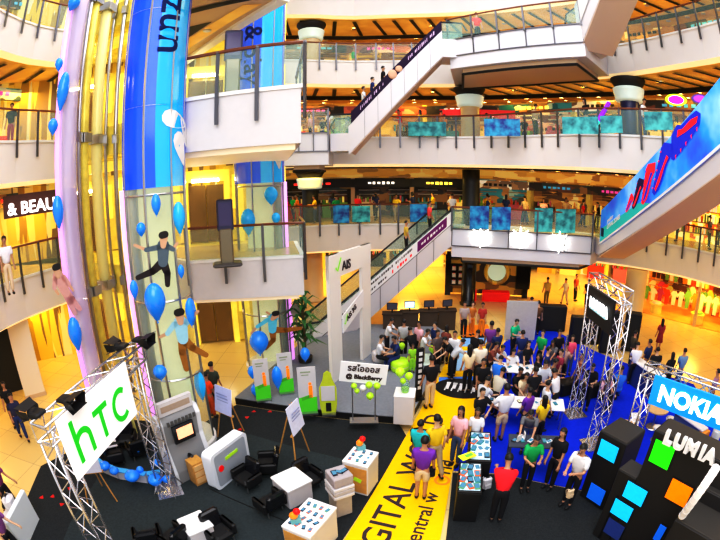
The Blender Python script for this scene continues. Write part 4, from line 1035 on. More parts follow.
p = G(126, 440); t = empty('poster_stand', (p.x, p.y, .02), .4, 'yellow and blue printed stand-up board behind the banner', 'poster')
m = MB(); m.box((0, 0, .75), (.9, .04, 1.1)); b = m.build('board', cm(.85, .8, .25), t); m = MB(); m.box((-.2, -.03, .85), (.3, .01, .6)); m.build('printed_block', cm(.15, .4, .8), b); m = MB(); m.box((0, 0, .1), (.8, .3, .2)); m.build('foot', M_white, t)
def wood_rod(pxa, pya, pxb, pyb, label):
    a = G(pxa, pya); b = G(pxb, pyb, 1.2); t = MB(); t.T = Matrix.Translation(-a); t.cyl(a + Z * .04, b, .02, 6); t.ball(b, .03, 8, 6); o = t.build('wooden_rod', M_wood); o.location = a; tag(o, label, 'easel')
# ---- easels
def easel(px, py, rz, board, label, tilt=.18):
    p = G(px, py); t = empty('easel', (p.x, p.y, .045), rz, label, 'easel')
    for a, b in (((-.42, -.18, 0), (-.05, .02, 1.75)), ((.42, -.18, 0), (.05, .02, 1.75)), ((0, .55, 0), (0, .05, 1.65))):
        m = MB(); m.cyl(a, b, .022, 6); m.build('leg', M_wood, t)
    m = MB(); m.box((0, -.10, .95), (.7, .07, .05)); m.build('tray', M_wood, t)
    R = Matrix.Rotation(-tilt, 3, 'X'); m = MB(); m.box((0, -.08, 1.36), (.66, .03, .8), R=R); b = m.build('board', board, t)
    m = MB(); 
    for k in range(5): m.box((0, -.10 - .0, 1.15 + k * .1), (.44, .006, .03), R=R)
    m.build('printed_text', cm(.35, .38, .6), b)
    return t
easel(232, 440, -.5, cm(.55, .58, .85), 'wooden easel with pale blue notice board, nearer the golden doorway')
easel(297, 459, 1.25, cm(.70, .72, .88), 'wooden easel with white notice turned sideways, before the grey stage')
t_ = easel(103, 500, .5, cm(.6, .6, .7), 'wooden easel behind the white banner, its leg showing below')
# ---- grey machine with screen
p = G(192, 474); t = empty('photo_booth', (p.x, p.y, .045), math.atan2(.80, .60), 'tall grey booth panel with tilted screen and white header board', 'booth')
m = MB(); 
prof = [(-.28, 0), (.24, 0), (.24, .35), (.05, 1.15), (.10, 1.75), (-.02, 1.95), (-.20, 1.95), (-.28, 1.75)]
def yprism(mb, prof, x0, x1):
    n = len(prof); vs = [(x0, -q[0], q[1]) for q in prof] + [(x1, -q[0], q[1]) for q in prof]
    mb.add(vs, [tuple(range(n)), tuple(range(2 * n - 1, n - 1, -1))] + [(i, n + i, n + (i + 1) % n, (i + 1) % n) for i in range(n)])
yprism(m, prof, -.62, -.50); yprism(m, prof, .50, .62); m.build('side_cheek', mat('booth_silver', (.72, .74, .80), .35), t)
m = MB(); yprism(m, [(q[0] * .9, q[1] * .985) for q in prof], -.5, .5); m.build('body', mat('booth_grey', (.30, .31, .33), .4), t)
m = MB(); m.box((0, -.16, 1.42), (.62, .06, .5)); s_ = m.build('screen_frame', M_blkg, t)
m = MB(); m.box((0.02, -.2, 1.44), (.46, .02, .30)); m.build('screen', cm(.85, .42, .25, .3, .8), s_)
m = MB(); m.box((0, .05, 2.12), (1.0, .12, .36)); h_ = m.build('header_board', M_white, t); m = MB(); m.box((0, -.015, 2.12), (.85, .01, .16)); m.build('header_picture', cm(.45, .36, .30), h_)
m = MB()
for k in range(8): m.box((-.38 + k * .11, -.17, 1.78), (.07, .02, .12))
m.build('raised_letters', cm(.12, .12, .12), t)
armchair(cp(203, 470), 2.4, 'black chair in front of the grey booth panel')
p = G(200, 482); t = empty('wooden_crate', (p.x, p.y, .045), .9, 'small timber crate with shelves between booth panel and white counter', 'crate')
m = MB(); m.box((0, 0, .35), (.36, .34, .70)); m.build('body', M_wood, t)
for k in range(3): m = MB(); m.box((0, -.18, .16 + k * .2), (.30, .03, .15)); m.build('drawer', cm(.75, .5, .25), t)
for (px, py) in ((189, 478),):
    p = G(px, py); t = empty('paper_bag', (p.x, p.y, .045), .4, 'small white bag on the carpet beside the booth panel', 'bag'); m = MB(); m.box((0, 0, .16), (.26, .2, .32), taper=.85); m.build('bag_body', M_white, t); m = MB(); m.tube([(-.06, 0, .32), (-.04, 0, .42), (.04, 0, .42), (.06, 0, .32)], .008, 5); m.build('bag_handle', M_white, t)
# ---- rounded white counter panel
a, b = G(214, 491), G(247, 464); c = (a + b) / 2; uu = (b - a); L_ = uu.length; rz = math.atan2(uu.y, uu.x)
t = empty('counter_panel', (c.x, c.y, .045), rz, 'white rounded standing counter panel with red disc and green stripe', 'counter')
m = MB()
def rrect(w, h, r, n=5): 
    out = []
    for cx_, cy_, a0 in ((w / 2 - r, h - r, 0), (-w / 2 + r, h - r, 90), (-w / 2 + r, r, 180), (w / 2 - r, r, 270)):
        for k in range(n + 1): q = math.radians(a0 + 90 * k / n); out.append((cx_ + r * math.cos(q), cy_ + r * math.sin(q)))
    return out
rr = rrect(L_, 1.12, .14)
m.add([(x, -.16, z) for x, z in rr] + [(x, .16, z) for x, z in rr], [tuple(range(len(rr))), tuple(range(2 * len(rr) - 1, len(rr) - 1, -1))] + [(i, len(rr) + i, len(rr) + (i + 1) % len(rr), (i + 1) % len(rr)) for i in range(len(rr))])
m.build('body', mat('panel_silver_white', (.80, .84, .92), .3), t)
rr2 = rrect(L_ * .86, .96, .10)
m = MB(); m.add([(x, -.165, z + .08) for x, z in rr2], [tuple(range(len(rr2)))]); fb = m.build('front_inset', mat('inset_grey', (.42, .46, .52), .35), t)
m = MB(); m.cyl((-L_ * .30, -.165, .60), (-L_ * .30, -.18, .60), .09, 14); m.build('red_disc', M_red, fb)
m = MB(); m.box((L_ * .02, -.17, .78), (L_ * .34, .012, .09)); m.build('green_stripe', M_lime, fb)
armchair(cp(248, 486), -.6, 'black armchair just in front of the rounded white counter panel')
armchair(cp(268, 472), -1.4, 'black armchair between rounded counter panel and sideways easel')
# ---- white cube tables with chairs
def cubetable(px, py, rz, s, label):
    p = G(px, py); t = empty('cube_table', (p.x, p.y, .045), rz, label, 'table')
    m = MB(); m.bbox((0, 0, s * .42), (s * .94, s * .94, s * .8), .02); m.build('body', M_white, t); m = MB(); m.bbox((0, 0, s * .85), (s, s, .07), .02); m.build('table_top', M_whitem, t); return t
cubetable(294, 499, .75, .72, 'white cube table between two black armchairs'); cubetable(201, 540, .8, .62, 'white cube table at the near edge of the grey-green carpet')
armchair(cp(271, 510), -2.3, 'black armchair on the near side of the white cube table'); armchair(cp(309, 487), .8, 'black armchair behind the white cube table, nearest the box tower')
armchair(cp(222, 540), .9, 'black armchair beyond the nearest white cube table'); armchair(cp(176, 545), -2.0, 'black armchair nearest the truss gate base, by the cube table'); armchair(cp(152, 545), -2.6, 'black armchair standing alone near the banner truss leg')
# ---- display counters with phones
PH = [cm(.03, .03, .04, .3), cm(.05, .25, .25, .3), cm(.8, .82, .85, .3), cm(.15, .35, .2, .3), cm(.7, .15, .05, .3)]
def counter(TL, TR, BL, z, body, top, label, nx=4, ny=3, side=None, name='display_counter', zb=.045):
    """top corners surveyed at height z; TL->TR one edge, TL->BL other"""
    a, b, c = G(*TL, z), G(*TR, z), G(*BL, z); X = (b - a); W_ = X.length; X.normalize(); Yp = Vector((X.y, -X.x, 0)); Dp = (c - a).dot(Yp)
    if Dp < 0: Yp = -Yp; Dp = -Dp
    cen = a + X * W_ / 2 + Yp * Dp / 2
    t = empty(name, (cen.x, cen.y, zb), math.atan2(X.y, X.x), label, 'counter'); H = z - zb
    m = MB(); m.bbox((0, 0, (H - .06) / 2), (W_ * .98, Dp * .98, H - .06), .015); bo = m.build('body', body, t)
    m = MB(); m.bbox((0, 0, H - .03), (W_, Dp, .06), .012); tp_ = m.build('counter_top', M_blk if body is M_blk else top, t)
    if body is M_blk: m = MB(); m.box((0, 0, H + .001), (W_ * .86, Dp * .9, .006)); m.build('lit_inset', top, tp_)
    if side:
        for s_ in (-1, 1):
            m = MB(); m.box((0, s_ * (Dp * .49 + .004), H * .48), (W_ * .9, .01, H * .8)); m.build('front_panel', side, t)
            m = MB(); m.box((W_ * .1, s_ * (Dp * .49 + .012), H * .5), (W_ * .3, .01, H * .12), R=Matrix.Rotation(.3, 3, 'Y')); m.build('green_logo', M_lime, t)
    return t, cen, X, (Vector((-X.y, X.x, 0))), W_, Dp, z
phone_p = {}
def phone(p, rz, mi, label, group, s=1.0):
    k = mi
    if k not in phone_p:
        t = empty('phone', p, rz, label, 'phone', group)
        m = MB(); m.bbox((0, 0, .012), (.11, .2, .02), .006); m.build('case', PH[mi], t); m = MB(); m.box((0, 0, .024), (.085, .13, .003)); m.build('display', mat('phone_screen', (.10, .25, .38), .1, emit=.15), t)
        phone_p[k] = t
    else: t = dup(phone_p[k], p, rz, label, group)
    t.scale = (s,) * 3
    return t
def phones(ct, nx, ny, where, s=1.1):
    t, cen, X, Y_, W_, Dp, z = ct
    for i in range(nx):
        for j in range(ny):
            q = cen + X * ((i + .5) / nx - .5) * W_ * .88 + Y_ * ((j + .5) / ny - .5) * Dp * .85
            phone((q.x, q.y, z + .002), math.atan2(X.y, X.x) + random.uniform(-.5, .5), random.randrange(5), 'small phone on display on ' + where, 'phones on ' + where, s)
c1_ = counter((309, 497), (337, 507), (284, 527), 1.0, M_white, M_whitem, 'white display counter with light timber side nearest the camera', side=M_wood); phones(c1_, 4, 4, 'the nearest white counter', .62)
c2_ = counter((354, 446), (379, 452), (343, 461), 1.0, M_white, M_whitem, 'white display counter with red ornament beside the yellow walkway', side=M_wood); phones(c2_, 3, 3, 'the white counter beside the yellow walkway', .62)
def toy(px, py, z, label):
    p = G(px, py, z); t = empty('ornament', (p.x, p.y, z), .3, label, 'ornament')
    m = MB(); m.box((0, 0, .06), (.2, .14, .12)); m.build('base', cm(.2, .45, .45), t); m = MB(); m.ball((-.03, 0, .20), .09, 10, 7, (1, .8, 1)); m.build('body', M_orange, t, True); m = MB(); m.ball((.04, 0, .30), .075, 10, 7); m.build('head', M_red, t, True)
toy(361, 449, 1.0, 'red and orange ornament on the counter beside the walkway'); toy(296, 522, 1.0, 'small red and orange ornament on the nearest white counter')
p = G(341, 512); t = empty('box_tower', (p.x, p.y, .045), .5, 'banded grey and white plinth with dark gadgets on top', 'plinth')
for k, (z, h, w_, mm) in enumerate(((.30, .6, .40, cm(.45, .40, .36)), (.66, .10, .5, M_white), (.78, .12, .5, cm(.5, .47, .48)), (.90, .10, .5, M_white), (1.09, .26, .46, cm(.42, .38, .40)))):
    m = MB(); m.bbox((0, 0, z), (w_, w_, h), .02); m.build('block', mm, t)
for k in range(3): phone((p.x - .1 + .1 * k, p.y + .05 * (k - 1), 1.268), .4 + k, 0, 'dark gadget on top of the banded plinth', 'gadgets on the banded plinth')
# bottom-left white acrylic display
p = G(24, 535); t = empty('acrylic_stand', (-7.75, 4.55, 0), .25, 'tall frosted white display stand at the carpet corner', 'stand')
m = MB(); m.bbox((0, 0, .5), (.14, 1.3, 1.0), .03); m.build('panel', mat('frosted_white', (.78, .85, .9), .2), t); m = MB(); m.bbox((-.3, .1, .35), (.45, .8, .7), .04); m.build('body', M_white, t); m = MB(); m.bbox((-.3, .2, .9), (.3, .4, .4), .1); m.build('white_bust', M_white, t)

# ---- grey stage items
def standee(px, py, H, wd, rz, label, kind=0):
    p = G(px, py, SZ); t = empty('standee', (p.x, p.y, SZ), rz, label, 'standee')
    if kind == 0:
        MB().box((0, 0, .03), (wd, .3, .06)).build('foot', M_steel, t)
        m = MB(); m.box((0, 0, H * .66), (wd, .03, H * .68)); b = m.build('white_sheet', M_white, t)
        m = MB(); m.box((0, -.002, .06 + H * .15), (wd, .034, H * .34)); m.build('green_sheet', mat('standee_green', (.10, .60, .03), .5, emit=.15), t)
        m = MB(); m.box((wd * .18, -.02, H * .48), (wd * .2, .01, H * .26)); m.ball((wd * .16, -.02, H * .65), .05, 8, 6, (1, .2, 1)); m.build('printed_person', M_orange, b)
        m = MB(); m.box((-wd * .05, -.02, H * .36), (wd * .6, .01, H * .07), R=Matrix.Rotation(-.3, 3, 'Y')); m.build('printed_grass', cm(.12, .5, .05), b)
        m = MB(); m.box((-.03, -.02, H * .9), (wd * .55, .01, H * .03)); m.box((-.05, -.02, H * .84), (wd * .4, .01, H * .02)); m.build('printed_text', cm(.35, .4, .3), b)
    else:
        MB().box((0, 0, .03), (wd * .8, .3, .06)).build('foot', M_steel, t)
        pr = [(.8 * wd / 2, 0), (wd / 2, H * .25), (wd / 2, H * .62), (wd * .28, H * .8), (wd * .2, H * .95), (0, H), (-wd * .2, H * .95), (-wd * .28, H * .8), (-wd / 2, H * .62), (-wd / 2, H * .25), (-.8 * wd / 2, 0)]
        m = MB(); m.add([(x, -.02, z) for x, z in pr] + [(x, .02, z) for x, z in pr], [tuple(range(11)), tuple(range(21, 10, -1))] + [(i, 11 + i, 11 + (i + 1) % 11, (i + 1) % 11) for i in range(11)]); b = m.build('bottle_shape', cm(.55, .65, .05), t)
        m = MB(); m.box((0, -.03, H * .5), (wd * .8, .01, H * .34)); m.build('white_label', M_white, b)
        m = MB(); m.box((0, -.03, H * .18), (wd * .3, .01, H * .2)); m.build('dark_print', M_blk, b)
standee(264, 400, 1.5, .50, .35, 'green and white standee, nearest the golden doorway'); standee(287, 393, 1.5, .50, .35, 'green and white standee, farthest back beside the tower foot')
standee(309, 413, 1.6, .55, .2, 'green and white standee beside the bottle-shaped one'); standee(329, 414, 1.5, .52, .1, 'bottle-shaped lime and white standee on the stage edge', 1)
# white arch
ZA = 4.8
aL, aR = G(327, 256, ZA), G(369, 243, ZA); ax = (aR - aL); ax.z = 0; AW = ax.length; ax.normalize(); an = Vector((ax.y, -ax.x, 0))
t = empty('white_arch', (aL.x, aL.y, SZ), 0, 'tall white arch frame with green tick logos on the grey stage', 'arch'); T = Matrix.Translation((-aL.x, -aL.y, -SZ)); R = Matrix((ax, -an, Z)).transposed()
pw = AW * .24
M_arch = mat('arch_white', (.80, .78, .76), .4)
def ab(mb, x, dd, z, w_, d_, h_): q = aL + ax * x + an * dd; mb.T = T; mb.box((q.x, q.y, z), (w_, d_, h_), R=R)
for x in (pw / 2, AW - pw / 2): m = MB(); ab(m, x, 0, (SZ + ZA) / 2, pw, .12, ZA - SZ); m.build('post', M_arch, t)
m = MB(); ab(m, AW / 2, 0, ZA - .40, AW, .14, .80); m.build('top_panel', M_arch, t)
qz = ZA - 2.1
m = MB(); q = aL + ax * pw + an * .09; q2 = aL + ax * (AW - pw) + an * .09
m.T = T; m.slab(Vector((q.x, q.y, qz - .75)), Vector((q2.x, q2.y, qz - .15)), Vector((q2.x, q2.y, qz + .45)), Vector((q.x, q.y, qz - .10)), .03); m.build('cross_banner', M_whitem, t)
def tick(par, T, org, X, N, s):
    m = MB(); m.T = T; stroke(m, [(0, .35 * s), (.25 * s, .08 * s), (.75 * s, .95 * s)], .16 * s, org, X, Z, N, .02); m.build('green_tick', mat('tick_green', (.25, .70, .05), .4, emit=.2), par)
fo = aL + an * .08 + ax * (AW * .12) + Z * (ZA - .62 - aL.z)
tick(t, T, fo, ax, an, .48); x_ = textobj('logo_text', 'AIS', .44, fo + ax * .44 + an * .01, ax, Z, M_ink, None, bold=.006); x_.data.transform(T); x_.parent = t
fo2 = aL + an * .13 + ax * (pw + .05) + Z * (qz - .5 - aL.z); sx_ = (ax + Z * .45).normalized()
tick(t, T, fo2, sx_, an, .32); x_ = textobj('logo_text', 'AIS 3G', .26, fo2 + sx_ * .28, sx_, sx_.cross(an) * -1 if sx_.cross(an).z < 0 else sx_.cross(an), M_ink, None, bold=.006); x_.data.transform(T); x_.parent = t
# sign on poles
p = G(364, 421, SZ); t = empty('sign_stand', (p.x, p.y, SZ), .0, 'white sign on two thin poles, dark Thai and Latin lettering', 'sign')
yaw = -.12
for sx in (-1, 1):
    m = MB(); m.cyl((sx * .33, 0, 0), (sx * .33, 0, 1.35), .018, 6); m.build('pole', M_steel, t)
m = MB(); m.box((0, 0, .02), (.85, .35, .03)); m.build('foot_plate', M_steel, t)
R = Matrix.Rotation(.12, 3, 'Y'); m = MB(); m.box((0, 0, 1.62), (1.34, .05, .62), R=R); m.build('sign_board', M_whitem, t)
X_ = Vector((math.cos(.12), 0, -math.sin(.12))); Y_ = Vector((math.sin(.12), 0, math.cos(.12)))
textobj('sign_text', 'รสไอออส', .25, Vector((0, -.03, 1.68)), X_, Y_, M_ink, t, bold=.006, align='CENTER'); textobj('sign_text', '@ BlackBerry', .18, Vector((0, -.03, 1.44)) + X_ * 0, X_, Y_, M_ink, t, bold=.008, align='CENTER')
for (px, py, w_, mm, l_) in ((354, 386, 7, M_lime, 'lime'), (369, 385, 8, M_lime, 'lime'), (363, 388, 8, M_whitem, 'white'), (377, 386, 8, M_lime, 'lime'), (370, 396, 9, M_lime, 'lime'), (357, 391, 6, M_lime, 'lime')):
    balloon(px, py, math.hypot(p.x, p.y) - .1, w_, w_, '%s balloon tied under the white pole sign' % l_, '%s balloons under the pole sign' % l_, m=mm)
def pedestal(px, py, w_, h_, rz, label):
    p = G(px, py, SZ); t = empty('pedestal', (p.x, p.y, SZ), rz, label, 'pedestal'); m = MB(); m.bbox((0, 0, h_ / 2), (w_, w_, h_), .015); m.build('body', M_white, t); m = MB(); m.bbox((0, 0, h_ + .015), (w_ * 1.04, w_ * 1.04, .03), .01); m.build('top', M_whitem, t); return p
p = pedestal(404, 420, .58, .95, -.2, 'white square pedestal with lime balloons at the stage corner')
pv = G(404, 394, SZ + 1.0); t = empty('glass_vase', (p.x, p.y, SZ + .98), 0, 'clear glass vase on the white pedestal', 'vase'); MB().lathe([(.10, 0), (.12, .05), (.13, .3), (.12, .32), (.11, .06)], n=14).build('vase_body', M_glass, t, True); MB().lathe([(.1, .01), (.11, .14)], n=12).build('pebbles', M_lime, t)
for (px, py, w_) in ((400, 372, 11), (409, 376, 9), (403, 381, 7)): balloon(px, py, math.hypot(p.x, p.y), w_, w_, 'lime balloon above the white pedestal', 'lime balloons over the pedestal', m=M_lime)
# black and white lettered strip by the stage edge
p = G(418, 399, SZ); t = empty('text_pillar', (p.x, p.y, SZ), .3, 'narrow black upright board with white lettering beside the walkway', 'sign')
m = MB(); m.box((0, 0, .95), (.22, .10, 1.75)); b = m.build('board', M_blk, t)
m = MB()
for k in range(7): m.box((0, -.055, .45 + k * .2), (.12, .01, .12))
m.build('white_letters', M_whitem, b); m = MB(); m.box((0, 0, .02), (.4, .3, .04)); m.build('foot', M_blk, t)
# poufs
def pouf(px, py, r, m_, label, cat='stool', z=SZ):
    p = G(px, py, z); t = empty('pouf', (p.x, p.y, z), 0, label, cat); MB().lathe([(r * .9, 0), (r, .08), (r, .34), (r * .85, .42), (.01, .43)], n=18).build('cushion', m_, t, True); MB().lathe([(r * 1.01, .20), (r * 1.01, .22)], n=18).build('piping', M_white, t)
pouf(400, 370, .36, M_lime, 'round lime green pouf by the seated visitors'); pouf(379, 361, .28, M_white, 'white drum stool under the seated man in white'); pouf(412, 366, .2, M_lime, 'small lime stool near the standing man in black')
pouf(440, 352, .25, M_white, 'white drum stool near the balloon at the stage rear')
balloon(402, 346, 16.0, 7, 8, 'lime balloon above the lime pouf', m=M_lime); balloon(433, 349, 15.5, 9, 9, 'lime balloon among the visitors on the stage', m=M_lime)
# potted palm
p = G(306, 372, 0.0); p = atD(306, 372, 15.6); t = empty('potted_palm', (p.x, p.y, .0), 0, 'tall dark green potted palm beside the farther lift tower', 'plant')
MB().lathe([(.22, 0), (.3, .5), (.27, .5), (.2, .1)], n=14).build('pot', M_blk, t, True)
MB().tube([(0, 0, .4), (.04, 0, 1.2), (0, .02, 2.4)], .05, 7).build('stem', cm(.2, .13, .06), t)
m = MB()
for k in range(46):
    z = .9 + 1.9 * (k / 46); an_ = k * 2.4; L_ = random.uniform(.5, .95) * (1.15 - .3 * k / 46); d = Vector((math.cos(an_), math.sin(an_), 0)); s_ = Vector((-d.y, d.x, 0)); o = Vector((0, 0, z)); pr = [o, o + d * L_ * .5 + Z * .3, o + d * L_ + Z * .05]
    m.add([pr[0] - s_ * .02, pr[0] + s_ * .02, pr[1] + s_ * .09, pr[2], pr[1] - s_ * .09], [(0, 1, 2, 4), (4, 2, 3)])
m.build('foliage', mat('palm_green', (.03, .16, .03), .5, var=.5), t)
p = atD(296, 310, 15.8); t = empty('round_disc_sign', (p.x, p.y, 0), math.atan2(-p.y, -p.x) + PI / 2, 'pale round disc sign on a pole beside the palm', 'sign'); m = MB(); m.cyl((0, .03, p.z), (0, -.03, p.z), .24, 20); m.build('disc', cm(.55, .52, .42), t); MB().cyl((0, .06, 0), (0, .06, p.z), .03, 8).build('pole', M_steel, t); MB().lathe([(.2, 0), (.2, .04)], n=12).build('foot', M_steel, t)

# ---- long demo counter with two lit tops
def demo(TL, TR, BL, label, seam):
    ct = counter(TL, TR, BL, 1.0, M_blk, mat('lit_glass_top', (.50, .68, .78), .2, emit=.15), label, zb=.03); phones(ct, 3, 4, seam, 1.15)
demo((470, 431), (491, 432), (459, 460), 'black demo counter with lit top, farther half of the pair', 'the farther black demo counter')
demo((459.5, 462), (482, 463), (450, 491), 'black demo counter with lit top, nearer half of the pair', 'the nearer black demo counter')
gb = G(467, 458, 1.0); t = empty('brochure', (gb.x, gb.y, 1.05), .4, 'yellow-green leaflet lying between the two demo counters', 'leaflet'); MB().box((0, 0, .01), (.4, .22, .015)).build('cover', cm(.75, .85, .05), t); MB().box((.05, 0, .022), (.2, .1, .006)).build('print', cm(.2, .5, .1), t)
# ---- tables in the crowd
def table(px, py, w_, d_, rz, label, mt=M_whitem, h_=.76, px_items=0):
    p = G(px, py, h_); t = empty('table', (p.x, p.y, .03), rz, label, 'table'); H = h_ - .03
    m = MB(); m.bbox((0, 0, H - .025), (w_, d_, .05), .012); m.build('table_top', mt, t)
    for sx in (-1, 1):
        for sy in (-1, 1): MB().box((sx * (w_ / 2 - .06), sy * (d_ / 2 - .06), (H - .05) / 2), (.05, .05, H - .05)).build('leg', M_steel, t)
    R = Matrix.Rotation(rz, 3, 'Z')
    for k in range(px_items):
        q = R @ Vector(((k + .5) / px_items - .5, random.uniform(-.3, .3), 0)); 
        phone((p.x + R[0][0] * 0 + (R @ Vector((((k + .5) / px_items - .5) * w_ * .85, random.uniform(-.3, .3) * d_, 0))).x, p.y + (R @ Vector((((k + .5) / px_items - .5) * w_ * .85, 0, 0))).y, h_ + .002), rz + random.uniform(-1, 1), k % 3, 'small phone lying on ' + label.split(' with')[0], 'phones on ' + label.split(' with')[0])
    return p
table(522, 368, 2.3, .8, -.35, 'long white table farther back in the crowd', px_items=6)
table(524, 402, 2.6, .75, -.35, 'long white table in the middle of the crowd', px_items=8)
table(537, 441, 1.5, .6, -.30, 'dark phone table in front of the man in green', mt=cm(.08, .09, .12), px_items=7, h_=.95)
for k, (px, py) in enumerate(((519, 441), (524, 438))): 
    p = G(px, py, .95); t = empty('price_card', (p.x, p.y, .952), .4 + k, 'white price card standing on the dark phone table', 'card', 'price cards on the dark phone table'); MB().box((0, 0, .09), (.16, .02, .18)).build('card_face', M_whitem, t); MB().box((0, .03, .01), (.16, .07, .02)).build('card_foot', M_whitem, t)
# round timber tables and white stools in the blue booth
def roundtable(px, py, r, label, h_=.74):
    p = G(px, py, h_); t = empty('round_table', (p.x, p.y, .03), 0, label, 'table'); H = h_ - .03
    MB().lathe([(r, H - .04), (r, H), (.01, H + .001)], n=26).build('table_top', cm(.62, .42, .24), t); MB().cyl((0, 0, .03), (0, 0, H - .03), .035, 8).build('pole', M_steel, t); MB().lathe([(.25, 0), (.22, .03), (.03, .05)], n=18).build('base', M_steel, t)
roundtable(658, 408, .42, 'round timber café table beyond the blue brand sign leg'); roundtable(626, 427, .45, 'round timber café table beside the black cube tower')
def stool(px, py, label, h_=.5):
    p = G(px, py, h_); t = empty('stool', (p.x, p.y, .03), 0, label, 'stool'); MB().lathe([(.17, h_ - .10), (.19, h_ - .07), (.17, h_ - .03), (.01, h_ - .02)], n=18).build('seat', M_whitem, t, True); MB().cyl((0, 0, .03), (0, 0, h_ - .08), .03, 8).build('pole', M_steel, t); MB().lathe([(.17, 0), (.15, .02), (.03, .03)], n=16).build('base', M_steel, t)
stool(671, 418, 'round white stool beyond the white block letters'); stool(659, 427, 'round white stool between timber table and first block letter'); stool(636, 415, 'small white stool beside the sign truss leg'); stool(634, 421, 'small white stool between the truss leg and the timber table')
a, b = G(677, 409, .9), G(706, 429, .9); c = (a + b) / 2; t = empty('bench_counter', (c.x, c.y, .03), math.atan2((b - a).y, (b - a).x), 'pale bench counter with timber end beyond the block letters', 'counter'); L_ = (b - a).length
MB().bbox((0, 0, .83), (L_, .35, .06), .015).build('counter_top', M_white, t); MB().box((0, 0, .4), (L_ * .9, .25, .8)).build('body', mat('steel_blue', (.1, .14, .3), .4), t); MB().box((L_ / 2, 0, .55), (.22, .36, .5)).build('timber_end', cm(.75, .32, .08), t)
p = G(714, 440, .6); t = empty('white_cylinder', (p.x, p.y, .03), 0, 'pale cylinder post near the blue brand sign', 'post'); MB().lathe([(.16, 0), (.16, .9), (.13, .93), (.01, .93)], n=16).build('body', mat('pale_grey_metal', (.55, .58, .6), .3), t, True); MB().lathe([(.2, 0), (.2, .03)], n=14).build('base', M_steel, t)
# long white counter near the back right
a, b = G(634, 357, 1.0), G(662, 377, 1.0); c = (a + b) / 2; L_ = (b - a).length; t = empty('reception_counter', (c.x, c.y, .03), math.atan2((b - a).y, (b - a).x), 'long white-topped counter at the rear corner of the blue carpet', 'counter')
MB().bbox((0, 0, .95), (L_, .5, .07), .015).build('counter_top', M_whitem, t); MB().box((0, 0, .46), (L_ * .96, .42, .9)).build('body', mat('navy_body', (.03, .05, .2), .4), t)
# ---- screen truss tower
zS = 4.7
sF = Vector((6.72, 8.95, 0)); sBt = G(597, 274, zS); sB = Vector((sBt.x, sBt.y, 0))
t = empty('truss_tower', sF, 0, 'tall aluminium truss goal frame carrying the dark hanging screen', 'truss'); T = Matrix.Translation(-sF)
for q in (sF, sB):
    truss(t, 'leg', q + Z * .05, q + Z * (zS - .34), .34, T)
    m = MB(); m.T = T; m.box((q.x, q.y, .04), (.7, .7, .04)); m.build('base_plate', M_alu, t)
dq = (sF - sB).normalized(); truss(t, 'top_beam', sB - dq * .2 + Z * (zS - .17), sF + dq * .2 + Z * (zS - .17), .34, T)
pn = Vector((-dq.y, dq.x, 0)); 
if pn.dot(-sF) < 0: pn = -pn
P0 = sB + pn * .2
def onpl(px, py, P0, n): d = Vector(ray(px, py)); tt = (P0 - Vector((0, 0, EYE))).dot(n) / d.dot(n); return Vector((0, 0, EYE)) + d * tt
q1, q2, q3, q4 = onpl(592, 283, P0, pn), onpl(616, 304, P0, pn), onpl(609, 341, P0, pn), onpl(590, 310, P0, pn)
zt_, zb_ = (q1.z + q2.z) / 2, (q3.z + q4.z) / 2; A = Vector((q1.x, q1.y, zb_)); Bq = Vector((q2.x, q2.y, zb_))
t = empty('hanging_screen', A, 0, 'large black screen with lit brand word, hung in the truss goal', 'screen'); T = Matrix.Translation(-A)
m = MB(); m.T = T; m.slab(A, Bq, Bq + Z * (zt_ - zb_), A + Z * (zt_ - zb_), .08); m.build('screen_body', M_blk, t)
ux = (Bq - A).normalized(); WW = (Bq - A).length; HH = zt_ - zb_
m = MB(); m.T = T; oo = A + pn * .09 + ux * WW * .12 + Z * HH * .34; m.slab(oo, oo + ux * WW * .7, oo + ux * WW * .7 + Z * HH * .34, oo + Z * HH * .34, .01); m.build('lit_patch', cm(.35, .55, .6, .3, .5), t)
x_ = textobj('screen_text', 'NOKIA', WW * .24, A + pn * .12 + ux * WW * .13 + Z * HH * .42, ux, Z, M_whiteg, None, bold=.012); x_.data.transform(T); x_.parent = t
# second pair of slim truss posts behind
for (px, py, l_) in ((556, 392, 'slim leaning silver pole beside the black speakers'),):
    p = G(px, py); t = empty('truss_post', (p.x, p.y, 0), 0, l_, 'truss'); 
    if px == 577: truss(t, 'leg', Vector((0, 0, .05)), Vector((0, 0, 3.9)), .26, Matrix.Identity(4), .02)
    else: MB().cyl((0, 0, 0), (.1, 0, 2.2), .03, 8).build('pole', M_alu, t)
    MB().box((0, 0, .02), (.5, .5, .04)).build('base_plate', M_alu, t)
def speaker(px, py, w_, h_, rz, label, z=.02):
    p = G(px, py); t = empty('speaker_box', (p.x, p.y, z), rz, label, 'speaker'); MB().bbox((0, 0, h_ / 2), (w_, .5, h_), .03).build('cabinet', M_blk, t); MB().box((0, -.26, h_ / 2), (w_ * .85, .02, h_ * .85)).build('grille', cm(.03, .03, .03), t)
speaker(566, 393, .9, .5, .2, 'low black equipment box on the blue carpet, nearest the crowd'); speaker(585, 397, .9, .55, .1, 'low black equipment box, middle of the row under the screen truss'); speaker(606, 398, .7, .6, -.2, 'low black equipment box, nearest the tall truss leg')
speaker(607, 352, .9, 1.9, -.4, 'tall black cabinet behind the screen truss'); speaker(628, 350, .8, 1.8, -.6, 'tall black cabinet beside the beige column')
for i, (px, py, w_, h_, l_) in enumerate(((548, 330, 1.7, 1.3, 'wide black display booth wall behind the crowd'), (583, 343, 1.5, 1.3, 'wide black display booth wall, nearer the screen truss'))): speaker(px, py, w_, h_, -.3, l_)
